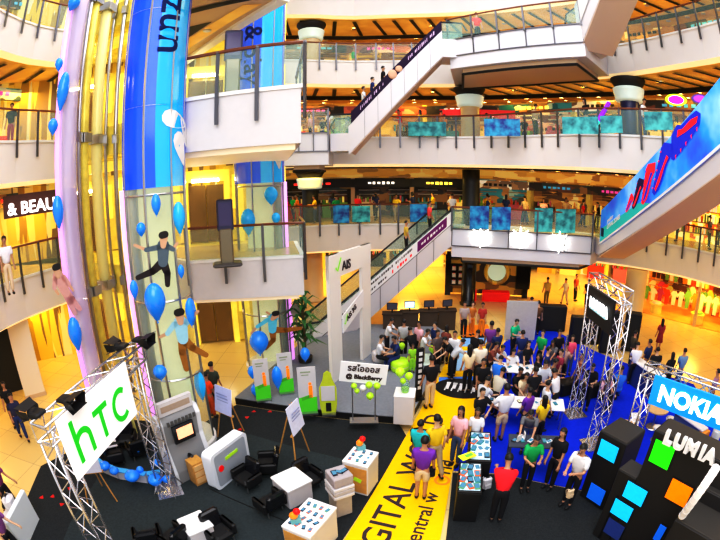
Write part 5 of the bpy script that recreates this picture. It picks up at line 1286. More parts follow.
p = G(519, 340); t = empty('partition_screen', (p.x, p.y, .0), -.2, 'pale grey partition panel standing behind the crowd', 'partition'); MB().box((0, 0, .95), (1.5, .08, 1.9)).build('panel', cm(.5, .48, .45), t); 
for sx in (-1, 1): MB().box((sx * .6, 0, .02), (.08, .5, .04)).build('foot', M_steel, t)
# ---- back desks
for i, (px, py, l_) in enumerate(((392, 333, 'nearest the white escalator'), (409, 331, 'second from the escalator'), (428, 330, 'third from the escalator'), (446, 329, 'nearest the walkway'))):
    p = G(px, py); t = empty('computer_desk', (p.x, p.y, .0), -.1, 'dark computer desk at the rear of the stage, ' + l_, 'desk')
    MB().bbox((0, 0, 1.0), (.95, .55, .06), .015).build('desk_top', cm(.06, .04, .03), t); MB().box((0, 0, .5), (.85, .45, .95)).build('body', cm(.10, .07, .05), t)
    t2 = empty('monitor', (p.x, p.y, 1.03), -.1 + .1 * i, 'flat monitor on the dark desk, ' + l_, 'monitor'); MB().box((0, -.03, .32), (.5, .05, .34)).build('screen_body', M_blk, t2); MB().box((0, -.06, .32), (.44, .01, .28)).build('display', cm(.45, .75, .95, .3, 1.0) if i == 1 else cm(.1, .1, .14), t2); MB().box((0, 0, .07), (.08, .08, .14)).build('stand', M_blk, t2)
# ---- red cosmetics kiosk
p = G(488, 299); t = empty('cosmetics_kiosk', (p.x, p.y, 0), -.25, 'red and black cosmetics kiosk with round golden ornament', 'kiosk')
for sx, w_ in ((-1.2, .9), (.45, 1.7)): MB().bbox((sx, -.3, .3), (w_, .6, .6), .03).build('red_counter', M_red, t)
MB().box((-.1, .7, 2.6), (5.2, .3, .45)).build('black_header', M_blkg, t); MB().box((-.1, .9, 1.3), (4.9, .06, 2.4)).build('amber_backdrop', mosaic('kiosk_back', [(.25, .12, .03), (.6, .35, .05), (.05, .03, .02)], emit=.15), t)
for x in (-2.6, 2.4): MB().box((x, .7, 1.3), (.35, .35, 2.6)).build('black_post', M_blkg, t)
m = MB(); 
for k in range(20):
    a0, a1 = 2 * PI * k / 20, 2 * PI * (k + 1) / 20; m.cyl((.45 + .7 * math.cos(a0), -.1, 1.75 + .7 * math.sin(a0)), (.45 + .7 * math.cos(a1), -.1, 1.75 + .7 * math.sin(a1)), .12, 8)
m.build('ornament_ring', M_gold, t); MB().cyl((.45, 0, 1.75), (.45, .05, 1.75), .58, 20).build('mirror', mat('mirror_pale', (.6, .75, .6), .1, emit=.3), t)
MB().box((-1.95, -.3, 1.55), (.9, .3, 1.3)).build('black_cabinet', M_blkg, t); MB().box((2.1, -.2, 1.5), (.9, .3, 1.4)).build('black_cabinet', M_blkg, t)
for i in range(6):
    q = Matrix.Rotation(-.25, 3, 'Z') @ Vector((-2.2 + (i % 2) * .4, -.5, 0)); t3 = empty('cosmetic_box', (p.x + q.x, p.y + q.y, 1.0 + (i // 2) * .42), -.25, 'white product box on the black cabinet of the kiosk', 'box', 'product boxes on the kiosk cabinet'); MB().box((0, 0, .12), (.22, .14, .22)).build('carton', M_whitem, t3); MB().box((0, 0, .235), (.1, .08, .03)).build('lid', M_red, t3)
# ---- black cube wall
uw = Vector((math.cos(math.radians(-66)), math.sin(math.radians(-66)), 0)); nw = Vector((-.9135, -.4067, 0))
def block(name, p, L_, Dp, z1, label, z0=.02):
    t = empty(name, (p.x, p.y, z0), math.atan2(uw.y, uw.x), label, 'display block'); m = MB(); m.bbox((L_ / 2, Dp / 2, (z1 - z0) / 2), (L_, Dp, z1 - z0), .015); m.build('body', mat('block_black', (.022, .020, .020), .55), t)
    m = MB(); m.bbox((L_ / 2, Dp / 2, z1 - z0 + .01), (L_ * .96, Dp * .96, .03), .01); m.build('top', mat('block_top', (.05, .045, .04), .6), t); return t
def tile(A_, B_, C_, m_, par_label, P0):
    a = onpl(*A_, P0, nw); b = onpl(*B_, P0, nw); c_ = onpl(*C_, P0, nw); s_ = (Vector((b.x, b.y, 0)) - Vector((a.x, a.y, 0))).length; z = (a.z + b.z) / 2; zc = c_.z; h_ = z - zc; x = uw; n = nw
    t = empty('light_tile', (a.x, a.y, zc), 0, par_label, 'light panel'); T = Matrix.Translation((-a.x, -a.y, -zc)); q = Vector((a.x, a.y, zc)) + n * .004
    m = MB(); m.T = T; m.box(q + x * s_ / 2 + n * .01 + Z * h_ / 2, (s_ * 1.06, .02, h_ * 1.06), rz=math.atan2(uw.y, uw.x)); m.build('panel_frame', M_blk, t)
    m = MB(); m.T = T; m.box(q + x * s_ / 2 + n * .026 + Z * h_ / 2, (s_ * .97, .012, h_ * .97), rz=math.atan2(uw.y, uw.x)); m.build('glow_face', m_, t)
def cc(x, y): return (560 + x / 4.5, 420 + y / 4.5)
def onpl(px, py, P0, n): d = Vector(ray(px, py)); tt = (P0 - Vector((0, 0, EYE))).dot(n) / d.dot(n); return Vector((0, 0, EYE)) + d * tt
Lc, Lb, Lg, Lo = cm(.01, .50, .90, .4, .5), cm(.01, .18, .80, .4, .4), cm(.03, .78, .01, .4, .5), cm(1, .24, .0, .4, .5)
PA = G(*cc(190, 80), 1.86); PG = G(*cc(435, 80), 3.0)
b0 = Vector((PA.x, PA.y, 0)); block('display_block', b0 - uw * .12 - nw * .004, .82, .9, 2.0, 'black cube tower with cyan panel, nearest the man in white')
b0 = Vector((PG.x, PG.y, 0)); block('display_block', b0 - uw * .10 - nw * .004, 2.3, .62, 3.13, 'tallest black display block, green and orange panels, letters on top')
block('display_block', b0 - uw * .60 - nw * .004, .49, .5, onpl(*cc(310, 262), PG, nw).z + .06, 'low black block with cyan panel before the tall block')
u3 = (onpl(*cc(255, 345), PG, nw) - PG).dot(uw) - .04
block('display_block', b0 + uw * u3 - nw * .004, max(.1, -.605 - u3), .45, onpl(*cc(250, 338), PG, nw).z + .05, 'lowest black block step with cyan panel')
for A_, B_, C_, m_, l_, P0 in (((190, 80), (270, 125), (168, 150), Lc, 'cyan glowing square at the top of the cube tower', PA), ((145, 275), (210, 320), (112, 338), Lb, 'blue glowing square low on the cube tower', PA),
    ((435, 80), (525, 125), (400, 180), Lg, 'green glowing square on the tallest block', PG), ((510, 258), (605, 305), (475, 345), Lo, 'orange glowing square on the tallest block', PG),
    ((310, 268), (400, 320), (285, 340), Lc, 'cyan glowing square on the low middle block', PG), ((255, 345), (335, 400), (230, 412), Lc, 'cyan glowing square on the lowest step', PG),
    ((222, 440), (300, 475), (200, 500), cm(.03, .06, .25, .3, .15), 'dim navy panel at the foot of the lowest step', PG), ((455, 465), (485, 480), (425, 535), Lb, 'narrow blue glowing panel beneath the orange one', PG)): tile(cc(*A_), cc(*B_), cc(*C_), m_, l_, P0)
# block letters on top of the tall block
pl = G(663.5, 441, 3.13); x_ = textobj('x', 'I', 1, (0, 0, 0), (1, 0, 0), (0, 1, 0), M_whitem); bpy.data.objects.remove(x_)
pe = G(713, 463, 3.13); du = (pe - pl); LW = du.length; du.normalize()
t = empty('block_letters', pl, math.atan2(du.y, du.x), 'row of white three-dimensional capital letters on the tallest black block', 'letters')
wts = [('L', 0, .17), ('U', .19, .2), ('M', .42, .27), ('I', .71, .07), ('A', .80, .22)]
for ch, f, w_ in wts:
    cu_size = LW * .30
    lt = textobj('letter', ch, cu_size, Vector((f * LW, -.02, .0)), (1, 0, 0), (0, 0, 1), M_whitem, t, ext=.05, bold=.02)
# near black blocks and white tube at the corner
q = G(675, 520, 2.3); block('display_block', Vector((q.x, q.y, 0)), 1.4, .9, 2.3, 'black block at the near corner with the white tube on it')
q = G(702, 488, 2.6); block('display_block', Vector((q.x, q.y, 0)), .7, .8, 2.6, 'tall black block behind the white tube')
a = G(682, 516, 2.42); b = a + (atD(716, 468, 5.6) - a) ; t = empty('tube_lamp', a, 0, 'thick white ribbed tube slanting over the black blocks', 'lamp'); d = b - a
m = MB(); m.cyl((0, 0, 0), d, .075, 14); m.build('tube', mat('tube_white', (.9, .85, .86), .4, emit=.2), t, True)
for k in range(9): m = MB(); m.cyl(d * (k / 9 + .02), d * (k / 9 + .03), .079, 14); m.build('rib', M_whitem, t)
# ---- brand sign truss
zN = 3.2
nL = G(652, 364, zN); nE = G(735, 392, zN); nL0 = Vector((nL.x, nL.y, 0)); nE0 = Vector((nE.x, nE.y, 0)); t = empty('sign_truss', nL0, 0, 'aluminium truss frame carrying the bright blue brand sign', 'truss'); T = Matrix.Translation(-nL0)
dn = (nE0 - nL0).normalized()
for q in (nL0, nE0 + dn * .5):
    truss(t, 'leg', q + Z * .05, q + Z * (zN - .32), .32, T); m = MB(); m.T = T; m.box((q.x, q.y, .03), (.6, .6, .04)); m.build('base_plate', M_alu, t)
truss(t, 'top_beam', nL0 - dn * .15 + Z * (zN - .16), nE0 + dn * .7 + Z * (zN - .16), .32, T)
pn = Vector((-dn.y, dn.x, 0)); 
if pn.dot(-nL0) < 0: pn = -pn
P0 = nL0 + pn * .2; q1, q2, q3, q4 = onpl(656, 374, P0, pn), onpl(720, 397, P0, pn), onpl(720, 434, P0, pn), onpl(654, 400, P0, pn)
print('nokia z', q1.z, q2.z, q3.z, q4.z)
zt_, zb_ = (q1.z + q2.z) / 2, (q3.z + q4.z) / 2; A = Vector((q1.x, q1.y, zb_)); Bq = Vector((q2.x, q2.y, zb_)) + dn * .6
t = empty('brand_sign', A, 0, 'bright blue rectangular sign with white capital letters on the truss', 'sign'); T = Matrix.Translation(-A); ux = dn; HH = zt_ - zb_
m = MB(); m.T = T; m.slab(A, Bq, Bq + Z * HH, A + Z * HH, .06); m.build('sign_panel', mat('sign_blue', (.01, .33, .85), .4, emit=.35), t)
x_ = textobj('sign_text', 'NOKIA', HH * .78, A + pn * .07 + ux * .22 + Z * HH * .22, ux, Z, M_whiteg, None, bold=.022, ext=.012); x_.data.transform(T); x_.parent = t

# ---- ground floor clothing store on the right
def store_light(): pass
sa, sb = G(655, 318), G(760, 352)
sb = Vector((21.5, 13.5, 0)); sa = Vector((16.6, 21.2, 0)); su = (sb - sa).normalized(); sn = Vector((su.y, -su.x, 0)); 
if sn.dot(-sa) < 0: sn = -sn
SL = (sb - sa).length
t = empty('clothing_store', sa, math.atan2(su.y, su.x), 'orange-lit open clothing store on the ground floor behind the beige column', 'shop')
ys = 1 if (Matrix.Rotation(math.atan2(su.y, su.x), 3, 'Z') @ Vector((0, 1, 0))).dot(sn) < 0 else -1
MB().box((SL / 2, ys * 3.2, 1.6), (SL, .1, 3.2)).build('back_wall', mosaic('store_orange', [(.65, .18, .02), (.95, .45, .05), (.30, .08, .02), (.85, .30, .02), (.9, .55, .15), (.75, .25, .03)], scale=(2.5, 2.5, 1.6), emit=.08), t)
MB().box((SL / 2, ys * 1.6, .02), (SL, 3.2, .04)).build('shop_floor', slatmat('store_floor', (.75, .30, .04), (.9, .45, .08), .8, emit=.1), t)
MB().box((SL / 2, 0, 3.1), (SL, .2, .35)).build('front_beam', M_cream, t)
for x in (0.1, SL * .5, SL - .1): MB().box((x, 0, 1.55), (.2, .2, 3.1)).build('front_post', M_colb, t)
RZ = Matrix.Rotation(math.atan2(su.y, su.x), 3, 'Z')
GC = [cm(.9, .1, .03), cm(.95, .85, .7), cm(.95, .65, .1), cm(.2, .45, .1), cm(.85, .25, .02), cm(.12, .05, .05), cm(.9, .9, .85), cm(.55, .6, .15), cm(.6, .08, .2)]
gn = ['red', 'cream', 'amber', 'green', 'orange', 'black', 'white', 'olive', 'crimson']
gproto = None
for row, (yy, zz_) in enumerate(((2.9, 1.75), (2.9, .65), (1.6, .55))):
    for k in range(24 if row < 2 else 16):
        x = .5 + k * (SL - 1) / (24 if row < 2 else 16); ci = random.randrange(9)
        q = sa + RZ @ Vector((x, ys * (yy - .15), 0)); lb = '%s garment on a hanger, %s of the clothing store' % (gn[ci], ['upper rail', 'lower rail', 'front rack'][row])
        if gproto is None:
            g = empty('garment', (q.x, q.y, zz_), 0, lb, 'clothes')
            m = MB(); pr = [(-.13, 0), (.13, 0), (.15, .5), (.26, .42), (.31, .52), (.12, .72), (-.12, .72), (-.31, .52), (-.26, .42), (-.15, .5)]
            m.add([(x_, -.05, z_) for x_, z_ in pr] + [(x_, .05, z_) for x_, z_ in pr], [tuple(range(10)), tuple(range(19, 9, -1))] + [(i, 10 + i, 10 + (i + 1) % 10, (i + 1) % 10) for i in range(10)]); m.build('cloth', GC[0], g)
            MB().tube([(-.1, 0, .72), (0, 0, .78), (.1, 0, .72)], .01, 5).build('hanger', M_steel, g); gproto = g
        else: g = dup(gproto, (q.x, q.y, zz_), 0, lb)
        g['group'] = '%s garments on the %s' % (gn[ci], ['upper rail', 'lower rail', 'front rack'][row]); g.rotation_euler = (0, 0, math.atan2(su.y, su.x) + random.uniform(-.3, .3)); g.scale = (.98, 1, random.uniform(1.0, 1.5))
        for c_ in g.children:
            if c_.name.startswith('cloth'): c_.material_slots[0].link = 'OBJECT'; c_.material_slots[0].material = GC[ci]
    q = sa + RZ @ Vector((0, ys * (yy - .15), zz_ + .95)); q2 = sa + RZ @ Vector((SL, ys * (yy - .15), zz_ + .95))
    tr = empty('clothes_rail', (q.x, q.y, 0), 0, 'steel clothes rail, %s of the clothing store' % ['upper back row', 'lower back row', 'front row'][row], 'rail'); m = MB(); m.T = Matrix.Translation((-q.x, -q.y, 0)); m.cyl(q, q2, .02, 6); m.build('bar', M_steel, tr)
    for f in (0.02, .5, .98): qq = q + (q2 - q) * f; m = MB(); m.T = Matrix.Translation((-q.x, -q.y, 0)); m.cyl((qq.x, qq.y, .04), (qq.x, qq.y, qq.z), .02, 6); m.build('upright', M_steel, tr)
for k in range(3):
    q = sa + RZ @ Vector((1.6 + k * 3.0, ys * .6, 0)); tb = empty('display_table', (q.x, q.y, .04), math.atan2(su.y, su.x), 'cream drum display table in the clothing store, number %s from the column' % ['one', 'two', 'three', 'four'][k], 'table'); MB().lathe([(.4, 0), (.4, .5), (.5, .55), (.5, .6), (.01, .61)], n=18).build('drum', M_palegold, tb); MB().lathe([(.35, .61), (.3, .7), (.01, .72)], n=12).build('folded_clothes', GC[(k * 2 + 1) % 9], tb)
# second floor store glimpsed behind the boot poster
pts_, ns_ = RP[2, 'back']
sa = Vector((15.4, 21.5, F2)); sb = Vector((23.5, 11.5, F2)); su = (sb - sa).normalized(); SL = (sb - sa).length; rz_ = math.atan2(su.y, su.x); RZ = Matrix.Rotation(rz_, 3, 'Z'); ys = 1 if (RZ @ Vector((0, 1, 0))).dot(-sa) < 0 else -1
t = empty('bright_store', sa, rz_, 'glowing yellow-orange store on the second floor behind the poster escalator', 'shop')
MB().box((SL / 2, ys * 1.2, 1.5), (SL, .1, 3.0)).build('back_wall', mosaic('bright_store', [(1, .30, .02), (1, .72, .10), (.75, .15, .02), (1, .85, .35), (1, .50, .03), (.9, .6, .1)], scale=(2.5, 2.5, 2.5), emit=.7), t)
for r_ in range(4):
    m = MB(); m.box((SL / 2, ys * .95, .5 + r_ * .65), (SL * .96, .4, .05)); m.build('shelf', M_wood, t)
    for seg in range(10):
        m = MB(); m.m = 0
        for k in range(7): m.m = random.randrange(4); hh = random.uniform(.2, .5); m.box((.3 + seg * SL * .098 + k * SL * .0135, ys * .9, .53 + r_ * .65 + hh / 2), (.12, .2, hh))
        m.build('merchandise', [cm(1, .8, .15, .5, .5), cm(.9, .15, .03), cm(.95, .9, .7, .5, .3), cm(.4, .6, .1)], t)
# boutique sign on the west gallery second floor
pS = atD(32, 207, 16.6); pS0 = atD(10, 207, 16.6); xx = Vector((.52, .85, 0)).normalized()
t = empty('shop_sign', (pS.x, pS.y, pS.z), 0, 'glowing white capital lettering of the boutique on the west gallery', 'sign'); T = Matrix.Translation(-pS)
m = MB(); m.T = T; q = pS - xx * 1.2 - Z * .28; nx_ = Vector((xx.y, -xx.x, 0)); m.slab(q - nx_ * .1, q - nx_ * .1 + xx * 3.2, q - nx_ * .1 + xx * 3.2 + Z * .8, q - nx_ * .1 + Z * .8, .05); m.build('backing', cm(.12, .06, .05), t)
x_ = textobj('sign_text', '& BEAU', .62, pS - xx * 1.05 - Z * .18, xx, Z, M_whiteg, None, bold=.012, ext=.02); x_.data.transform(T); x_.parent = t
# violet oval sign on the third floor
for (px, py, D, w_, cA, cB, l_) in ((676, 100, 18.5, 1.0, cm(.9, .02, .9, .4, 1.2), cm(.45, .9, .02, .4, 1.2), 'magenta oval sign with lime rim on the third floor'), (700, 99, 18.0, .8, cm(.35, .05, .8, .4, 1), cm(.2, .1, .4), 'violet lozenge sign near the magenta oval sign')):
    p = atD(px, py, D); t = empty('shop_sign', p, math.atan2(-p.y, -p.x) + PI / 2, l_, 'sign'); MB().lathe([(w_ * .5, -.02), (w_ * .5, .02)], n=24, sx=1, sy=1).build('rim', cB, t).matrix_local = Matrix.Rotation(PI / 2, 4, 'X') @ Matrix.Diagonal((1, .5, 1, 1)); MB().lathe([(w_ * .36, -.04), (w_ * .36, .04)], n=24).build('face', cA, t).matrix_local = Matrix.Rotation(PI / 2, 4, 'X') @ Matrix.Diagonal((1, .5, 1, 1))
p = atD(604, 112, 18.6); t = empty('light_tube', p, 0, 'slanting violet neon tube before the navy column', 'lamp'); MB().cyl((-.35, 0, -.45), (.3, 0, .45), .10, 8).build('tube', cm(.20, .02, .60, .4, .8), t); MB().cyl((-.42, 0, -.54), (-.35, 0, -.45), .12, 8).build('end_cap', cm(.05, .6, .5, .4, .6), t)

p = G(12, 392); t = empty('dark_doorway', (p.x, p.y, 0), math.atan2(-p.y, -p.x) + PI / 2, 'tall black doorway panel under the west gallery, beside the pale column', 'doorway'); MB().box((0, 0, 1.55), (1.5, .1, 3.1)).build('opening', M_blk, t); MB().box((0, -.03, 3.15), (1.7, .16, .12)).build('lintel', M_soffbeige, t)
p = G(36, 396); t = empty('pale_pier', (p.x, p.y, 0), math.atan2(-p.y, -p.x) + PI / 2, 'flat pale pier between the black doorway and golden shop window', 'pier'); MB().box((0, 0, 1.6), (.95, .3, 3.2)).build('pier_body', mat('pale_column', (.8, .72, .6), .5), t); MB().box((0, 0, .08), (1.0, .34, .16)).build('pier_base', M_soffbeige, t)

qa, qb = atD(440, 113, 25.4), atD(515, 111, 25.4); uu_ = qb - qa; uu_.z = 0; L_ = uu_.length; t = empty('red_portal', (qa.x, qa.y, F3), math.atan2(uu_.y, uu_.x), 'bright red portal frame of a shop around the beige column, third floor', 'shopfront')
hz_ = qa.z - F3
MB().box((L_ / 2, 0, hz_), (L_, .25, .42)).build('red_beam', M_red, t); MB().box((.12, 0, hz_ / 2), (.24, .25, hz_)).build('red_post', M_red, t); MB().box((L_ - .5, 0, hz_ - .3), (1.0, .3, .7)).build('red_panel', M_red, t)

# ================================================================== people
def skin_mesh(name, chains, mats, sub=1, extra=None):
    """chains: list of dict(pts=[(x,y,z,r)...], root=index in verts list to weld or None)"""
    bm = bmesh.new(); lay = bm.verts.layers.skin.verify(); V = {}
    first = None
    for ch in chains:
        prev = None
        for (k, x, y, z, r) in ch:
            if k in V: v = V[k]
            else:
                v = bm.verts.new((x, y, z)); V[k] = v; rr = r if isinstance(r, tuple) else (r, r); v[lay].radius = rr
                if first is None: first = v; v[lay].use_root = True
            if prev is not None and prev is not v:
                try: bm.edges.new((prev, v))
                except ValueError: pass
            prev = v
    me = bpy.data.meshes.new(name); bm.to_mesh(me); bm.free()
    o = bpy.data.objects.new(name, me); COL.objects.link(o)
    o.modifiers.new('s', 'SKIN'); 
    if sub: sm = o.modifiers.new('b', 'SUBSURF'); sm.levels = sub; sm.render_levels = sub
    dg = bpy.context.evaluated_depsgraph_get(); m2 = bpy.data.meshes.new_from_object(o.evaluated_get(dg)); bpy.data.objects.remove(o)
    m2.name = name; m2.materials.clear()
    for q in mats: m2.materials.append(q)
    m2.polygons.foreach_set('use_smooth', [True] * len(m2.polygons)); m2.polygons.foreach_set('material_index', [0] * len(m2.polygons))
    return m2
def vec(az, el):   # az 0 = forward (-Y), + = to the person's outer side; el up
    return Vector((math.sin(az) * math.cos(el), -math.cos(az) * math.cos(el), math.sin(el)))
POSE = {
 'stand': dict(arms=[((.25, -1.35), (.15, -1.15)), ((.25, -1.35), (.1, -1.2))], legs=[((0, -1.5), (0, -1.57)), ((.0, -1.5), (0, -1.57))], lean=0),
 'phone': dict(arms=[((.2, -1.15), (-.45, .25)), ((.2, -1.2), (-.4, .1))], legs=[((.05, -1.5), (0, -1.57)), ((.1, -1.45), (0, -1.6))], lean=.06, nod=.35),
 'walk': dict(arms=[((0, -1.0), (0, -.7)), ((PI, -1.15), (0, -1.3))], legs=[((0, -1.25), (0, -1.45)), ((PI, -1.3), (PI, -1.1))], lean=.05),
 'reach': dict(arms=[((0, -.7), (0, -.25)), ((0, -.95), (-.2, -.3))], legs=[((0, -1.5), (0, -1.57)), ((.1, -1.5), (0, -1.57))], lean=.28, nod=.3),
 'lean': dict(arms=[((0, -.9), (-.1, -.55)), ((0, -.85), (-.1, -.5))], legs=[((PI, -1.5), (PI, -1.57)), ((.1, -1.5), (0, -1.57))], lean=.6, nod=.2),
 'sit': dict(arms=[((.1, -1.0), (-.2, -.1)), ((.1, -1.1), (-.2, -.2))], legs=[((.15, -.08), (.1, -1.5)), ((.15, -.08), (.1, -1.5))], lean=.15, nod=.25, sit=True),
 'hip': dict(arms=[((.9, -1.0), (-1.2, -.7)), ((.25, -1.3), (.1, -1.1))], legs=[((.1, -1.5), (0, -1.57)), ((.0, -1.5), (0, -1.57))], lean=-.03),
}
PM = {}
def person_meshes(pose, fem):
    k = (pose, fem)
    if k in PM: return PM[k]
    P = POSE[pose]; s = .95 if fem else 1.0
    hipz = .90 if not P.get('sit') else .50
    lean = P['lean']; nod = P.get('nod', 0)
    up = Vector((0, -math.sin(lean), math.cos(lean))); fw = Vector((0, -math.cos(lean), -math.sin(lean)))
    pel = Vector((0, 0, hipz)); waist = pel + up * .17; chest = pel + up * .36; nb_ = pel + up * .52; 
    nu = Vector((0, -math.sin(lean * .5 + nod * .6), math.cos(lean * .5 + nod * .6))); nk = nb_ + nu * .07; hc = nb_ + nu * .19 + fw * .015; ht = nb_ + nu * .29 + fw * .01
    sw = .165 if fem else .19; ww = .10 if fem else .125; hw = .125 if fem else .12
    T_ = lambda key, v, r: (key, v.x * s, v.y * s, v.z * s, (tuple(q * s for q in r) if isinstance(r, tuple) else r * s))
    body = []; body.append([T_('pel', pel, (.13, .10)), T_('waist', waist, (ww, .082)), T_('chest', chest, (.14 if not fem else .125, .085)), T_('nb', nb_, (.065, .058)), T_('nk', nk, .052), T_('hb', hc - nu * .055, (.066, .075)), T_('hc', hc + nu * .015, (.078, .092)), T_('ht', ht - nu * .025, (.055, .062))])
    shirt = [[T_('pel', pel - up * .02, (.155, .125)), T_('waist', waist, (ww + .045, .122)), T_('chest', chest, (.190 if not fem else .168, .135)), T_('nb', nb_ - up * .02, (.125, .105))]]
    trous = [[T_('waist', pel + up * .10, (.145, .118)), T_('pel', pel, (.15, .125))]]
    hands = []; feet = []
    for i, sd in enumerate((1, -1)):
        sh = chest + up * .10 + Vector((sd * sw, 0, 0)); (a1, e1), (a2, e2) = P['arms'][i]
        d1 = vec(a1, e1); d1.x *= sd; d2 = vec(a2, e2); d2.x *= sd
        el = sh + d1 * .28; wr = el + d2 * .25; pm = wr + d2 * .07
        body.append([T_('chest', chest, .1), T_('sh%d' % i, sh, .050), T_('el%d' % i, el, .040), T_('wr%d' % i, wr, .026), T_('pm%d' % i, pm, (.036, .020))])
        # fingers
        side = d2.cross(Vector((0, 0, 1))); side = side.normalized() if side.length > .2 else Vector((1, 0, 0)); dn_ = d2.cross(side).normalized()
        if dn_.z > 0: dn_ = -dn_
        for f in range(4):
            b0 = pm + side * (.027 * (f - 1.5) * .75) + d2 * .018; ln = (.062, .075, .070, .055)[f]
            body.append([T_('pm%d' % i, pm, .03), T_('f%d%d' % (i, f), b0 + d2 * .012, .0095), T_('g%d%d' % (i, f), b0 + d2 * ln * .55 + dn_ * .008, .0085), T_('h%d%d' % (i, f), b0 + d2 * ln * .9 + dn_ * .03, .0075)])
        body.append([T_('wr%d' % i, wr, .026), T_('th%d' % i, wr + d2 * .03 + side * (-.035 * sd), .011), T_('ti%d' % i, wr + d2 * .075 + side * (-.052 * sd) + dn_ * .012, .009)])
        shirt.append([T_('chest', chest, .1), T_('s%d' % i, sh, .078), T_('e%d' % i, sh + d1 * .22, .066)])
        hp = pel + Vector((sd * .085, 0, -.04)); (a1, e1), (a2, e2) = P['legs'][i]
        d1 = vec(a1, e1); d1.x *= sd; d2 = vec(a2, e2); d2.x *= sd
        kn = hp + d1 * .40; an = kn + d2 * .39
        if not P.get('sit'): an.z = max(an.z, .07)
        body.append([T_('pel', pel, .1), T_('hp%d' % i, hp, .082), T_('kn%d' % i, kn, .055), T_('cf%d' % i, kn + (an - kn) * .35, .052), T_('an%d' % i, an, .035), T_('to%d' % i, Vector((an.x, an.y - .13, max(.03, an.z - .04))), (.038, .026))])
        trous.append([T_('pel', pel, .1), T_('hp%d' % i, hp, .100), T_('kn%d' % i, kn, .075), T_('an%d' % i, an + Vector((0, 0, .03)), .060)])
        feet.append((an * s, i))
    bm_ = skin_mesh('body', body, [M_skin, M_eye])
    # face: nose, eyes, ears, mouth added to the head surface
    b = bmesh.new(); b.from_mesh(bm_)
    hcs = (hc + nu * .005) * s; F_ = Vector((0, -math.cos(lean * .5 + nod), -math.sin(lean * .5 + nod))); U_ = Vector((0, -math.sin(lean * .5 + nod), math.cos(lean * .5 + nod))); X_ = Vector((1, 0, 0))
    def lump(c, r, sc, mi):
        res = bmesh.ops.create_icosphere(b, subdivisions=1, radius=r); 
        for v in res['verts']: v.co = Vector((v.co.x * sc[0], v.co.y * sc[1], v.co.z * sc[2])) + c
        for v in res['verts']:
            for f in v.link_faces: f.material_index = mi; f.smooth = True
    lump(hcs + F_ * .088 * s - U_ * .015, .016, (.8, 1, 1.3), 0)
    for sd in (1, -1): lump(hcs + F_ * .078 * s + X_ * sd * .032 + U_ * .012, .009, (1.3, .6, .7), 1); lump(hcs + X_ * sd * .078 * s - U_ * .005, .018, (.5, .8, 1.3), 0)
    lump(hcs + F_ * .080 * s - U_ * .050, .012, (1.6, .5, .4), 1)
    b.to_mesh(bm_); b.free()
    sm_ = skin_mesh('shirt', shirt, [M_whitem]); tm_ = skin_mesh('trousers', trous, [M_blk])
    # hair cap
    def hair(long_):
        m = MB(); c = hcs + U_ * .028 - F_ * .010; n = 14; rows = 7; vs = []; fs = []
        for j in range(rows + 1):
            ph = (PI * .60) * j / rows
            for i in range(n):
                th = 2 * PI * i / n; fx = math.cos(th); fy = math.sin(th)     # fy>0 = back
                p_ = ph
                if fy < -.2: p_ = min(ph, PI * .34)
                r = .098 * s; d = Vector((fx * math.sin(p_) * .90, 0, 0)) + F_ * (-fy * math.sin(p_) * 1.08) + U_ * (math.cos(p_) * 1.08)
                q = c + d * r
                if long_ and j == rows and fy > -.25: q = c + Vector((fx * .085, 0, 0)) - F_ * (max(fy, .2) * .11) - Vector((0, 0, .30 * s))
                vs.append(q)
        for j in range(rows):
            for i in range(n): fs.append((j * n + i, (j + 1) * n + i, (j + 1) * n + (i + 1) % n, j * n + (i + 1) % n))
        m.add(vs, fs); me = bpy.data.meshes.new('hair'); me.from_pydata([tuple(v) for v in m.v], [], m.f); me.materials.append(M_hair); me.polygons.foreach_set('use_smooth', [True] * len(me.polygons)); return me
    shoes = []
    for an, i in feet:
        m = MB(); m.ball((an.x, an.y - .06 * s, max(.045, an.z - .03)), .055 * s, 10, 6, (.85, 2.1, .8)); me = bpy.data.meshes.new('shoe'); me.from_pydata([tuple(v) for v in m.v], [], m.f); me.materials.append(M_blk); me.polygons.foreach_set('use_smooth', [True] * len(me.polygons)); shoes.append(me)
    # skirt / shorts hem
    m = MB(); m.lathe([(.135 * s, (hipz + .08) * s), (.155 * s, hipz * s), (.20 * s, (hipz - .35) * s), (.19 * s, (hipz - .35) * s)], n=16, sx=1, sy=.8); sk = bpy.data.meshes.new('skirt'); sk.from_pydata([tuple(v) for v in m.v], [], m.f); sk.materials.append(M_blk); sk.polygons.foreach_set('use_smooth', [True] * len(sk.polygons))
    short = skin_mesh('shorts', [[c if c[0] in ('waist', 'pel') or c[0].startswith('hp') else (c[0], c[1], c[2], c[3] + .06, .088 * s) for c in ch[:3]] for ch in trous], [M_blk])
    head_top = (ht + nu * .04) * s
    PM[k] = dict(body=bm_, shirt=sm_, trousers=tm_, hair=hair(False), longhair=hair(True), shoes=shoes, skirt=sk, shorts=short, head=hcs)
    return PM[k]
SK = [M_skin, mat('skin_light', (.66, .42, .28), .5), mat('skin_tan', (.42, .23, .14), .5)]
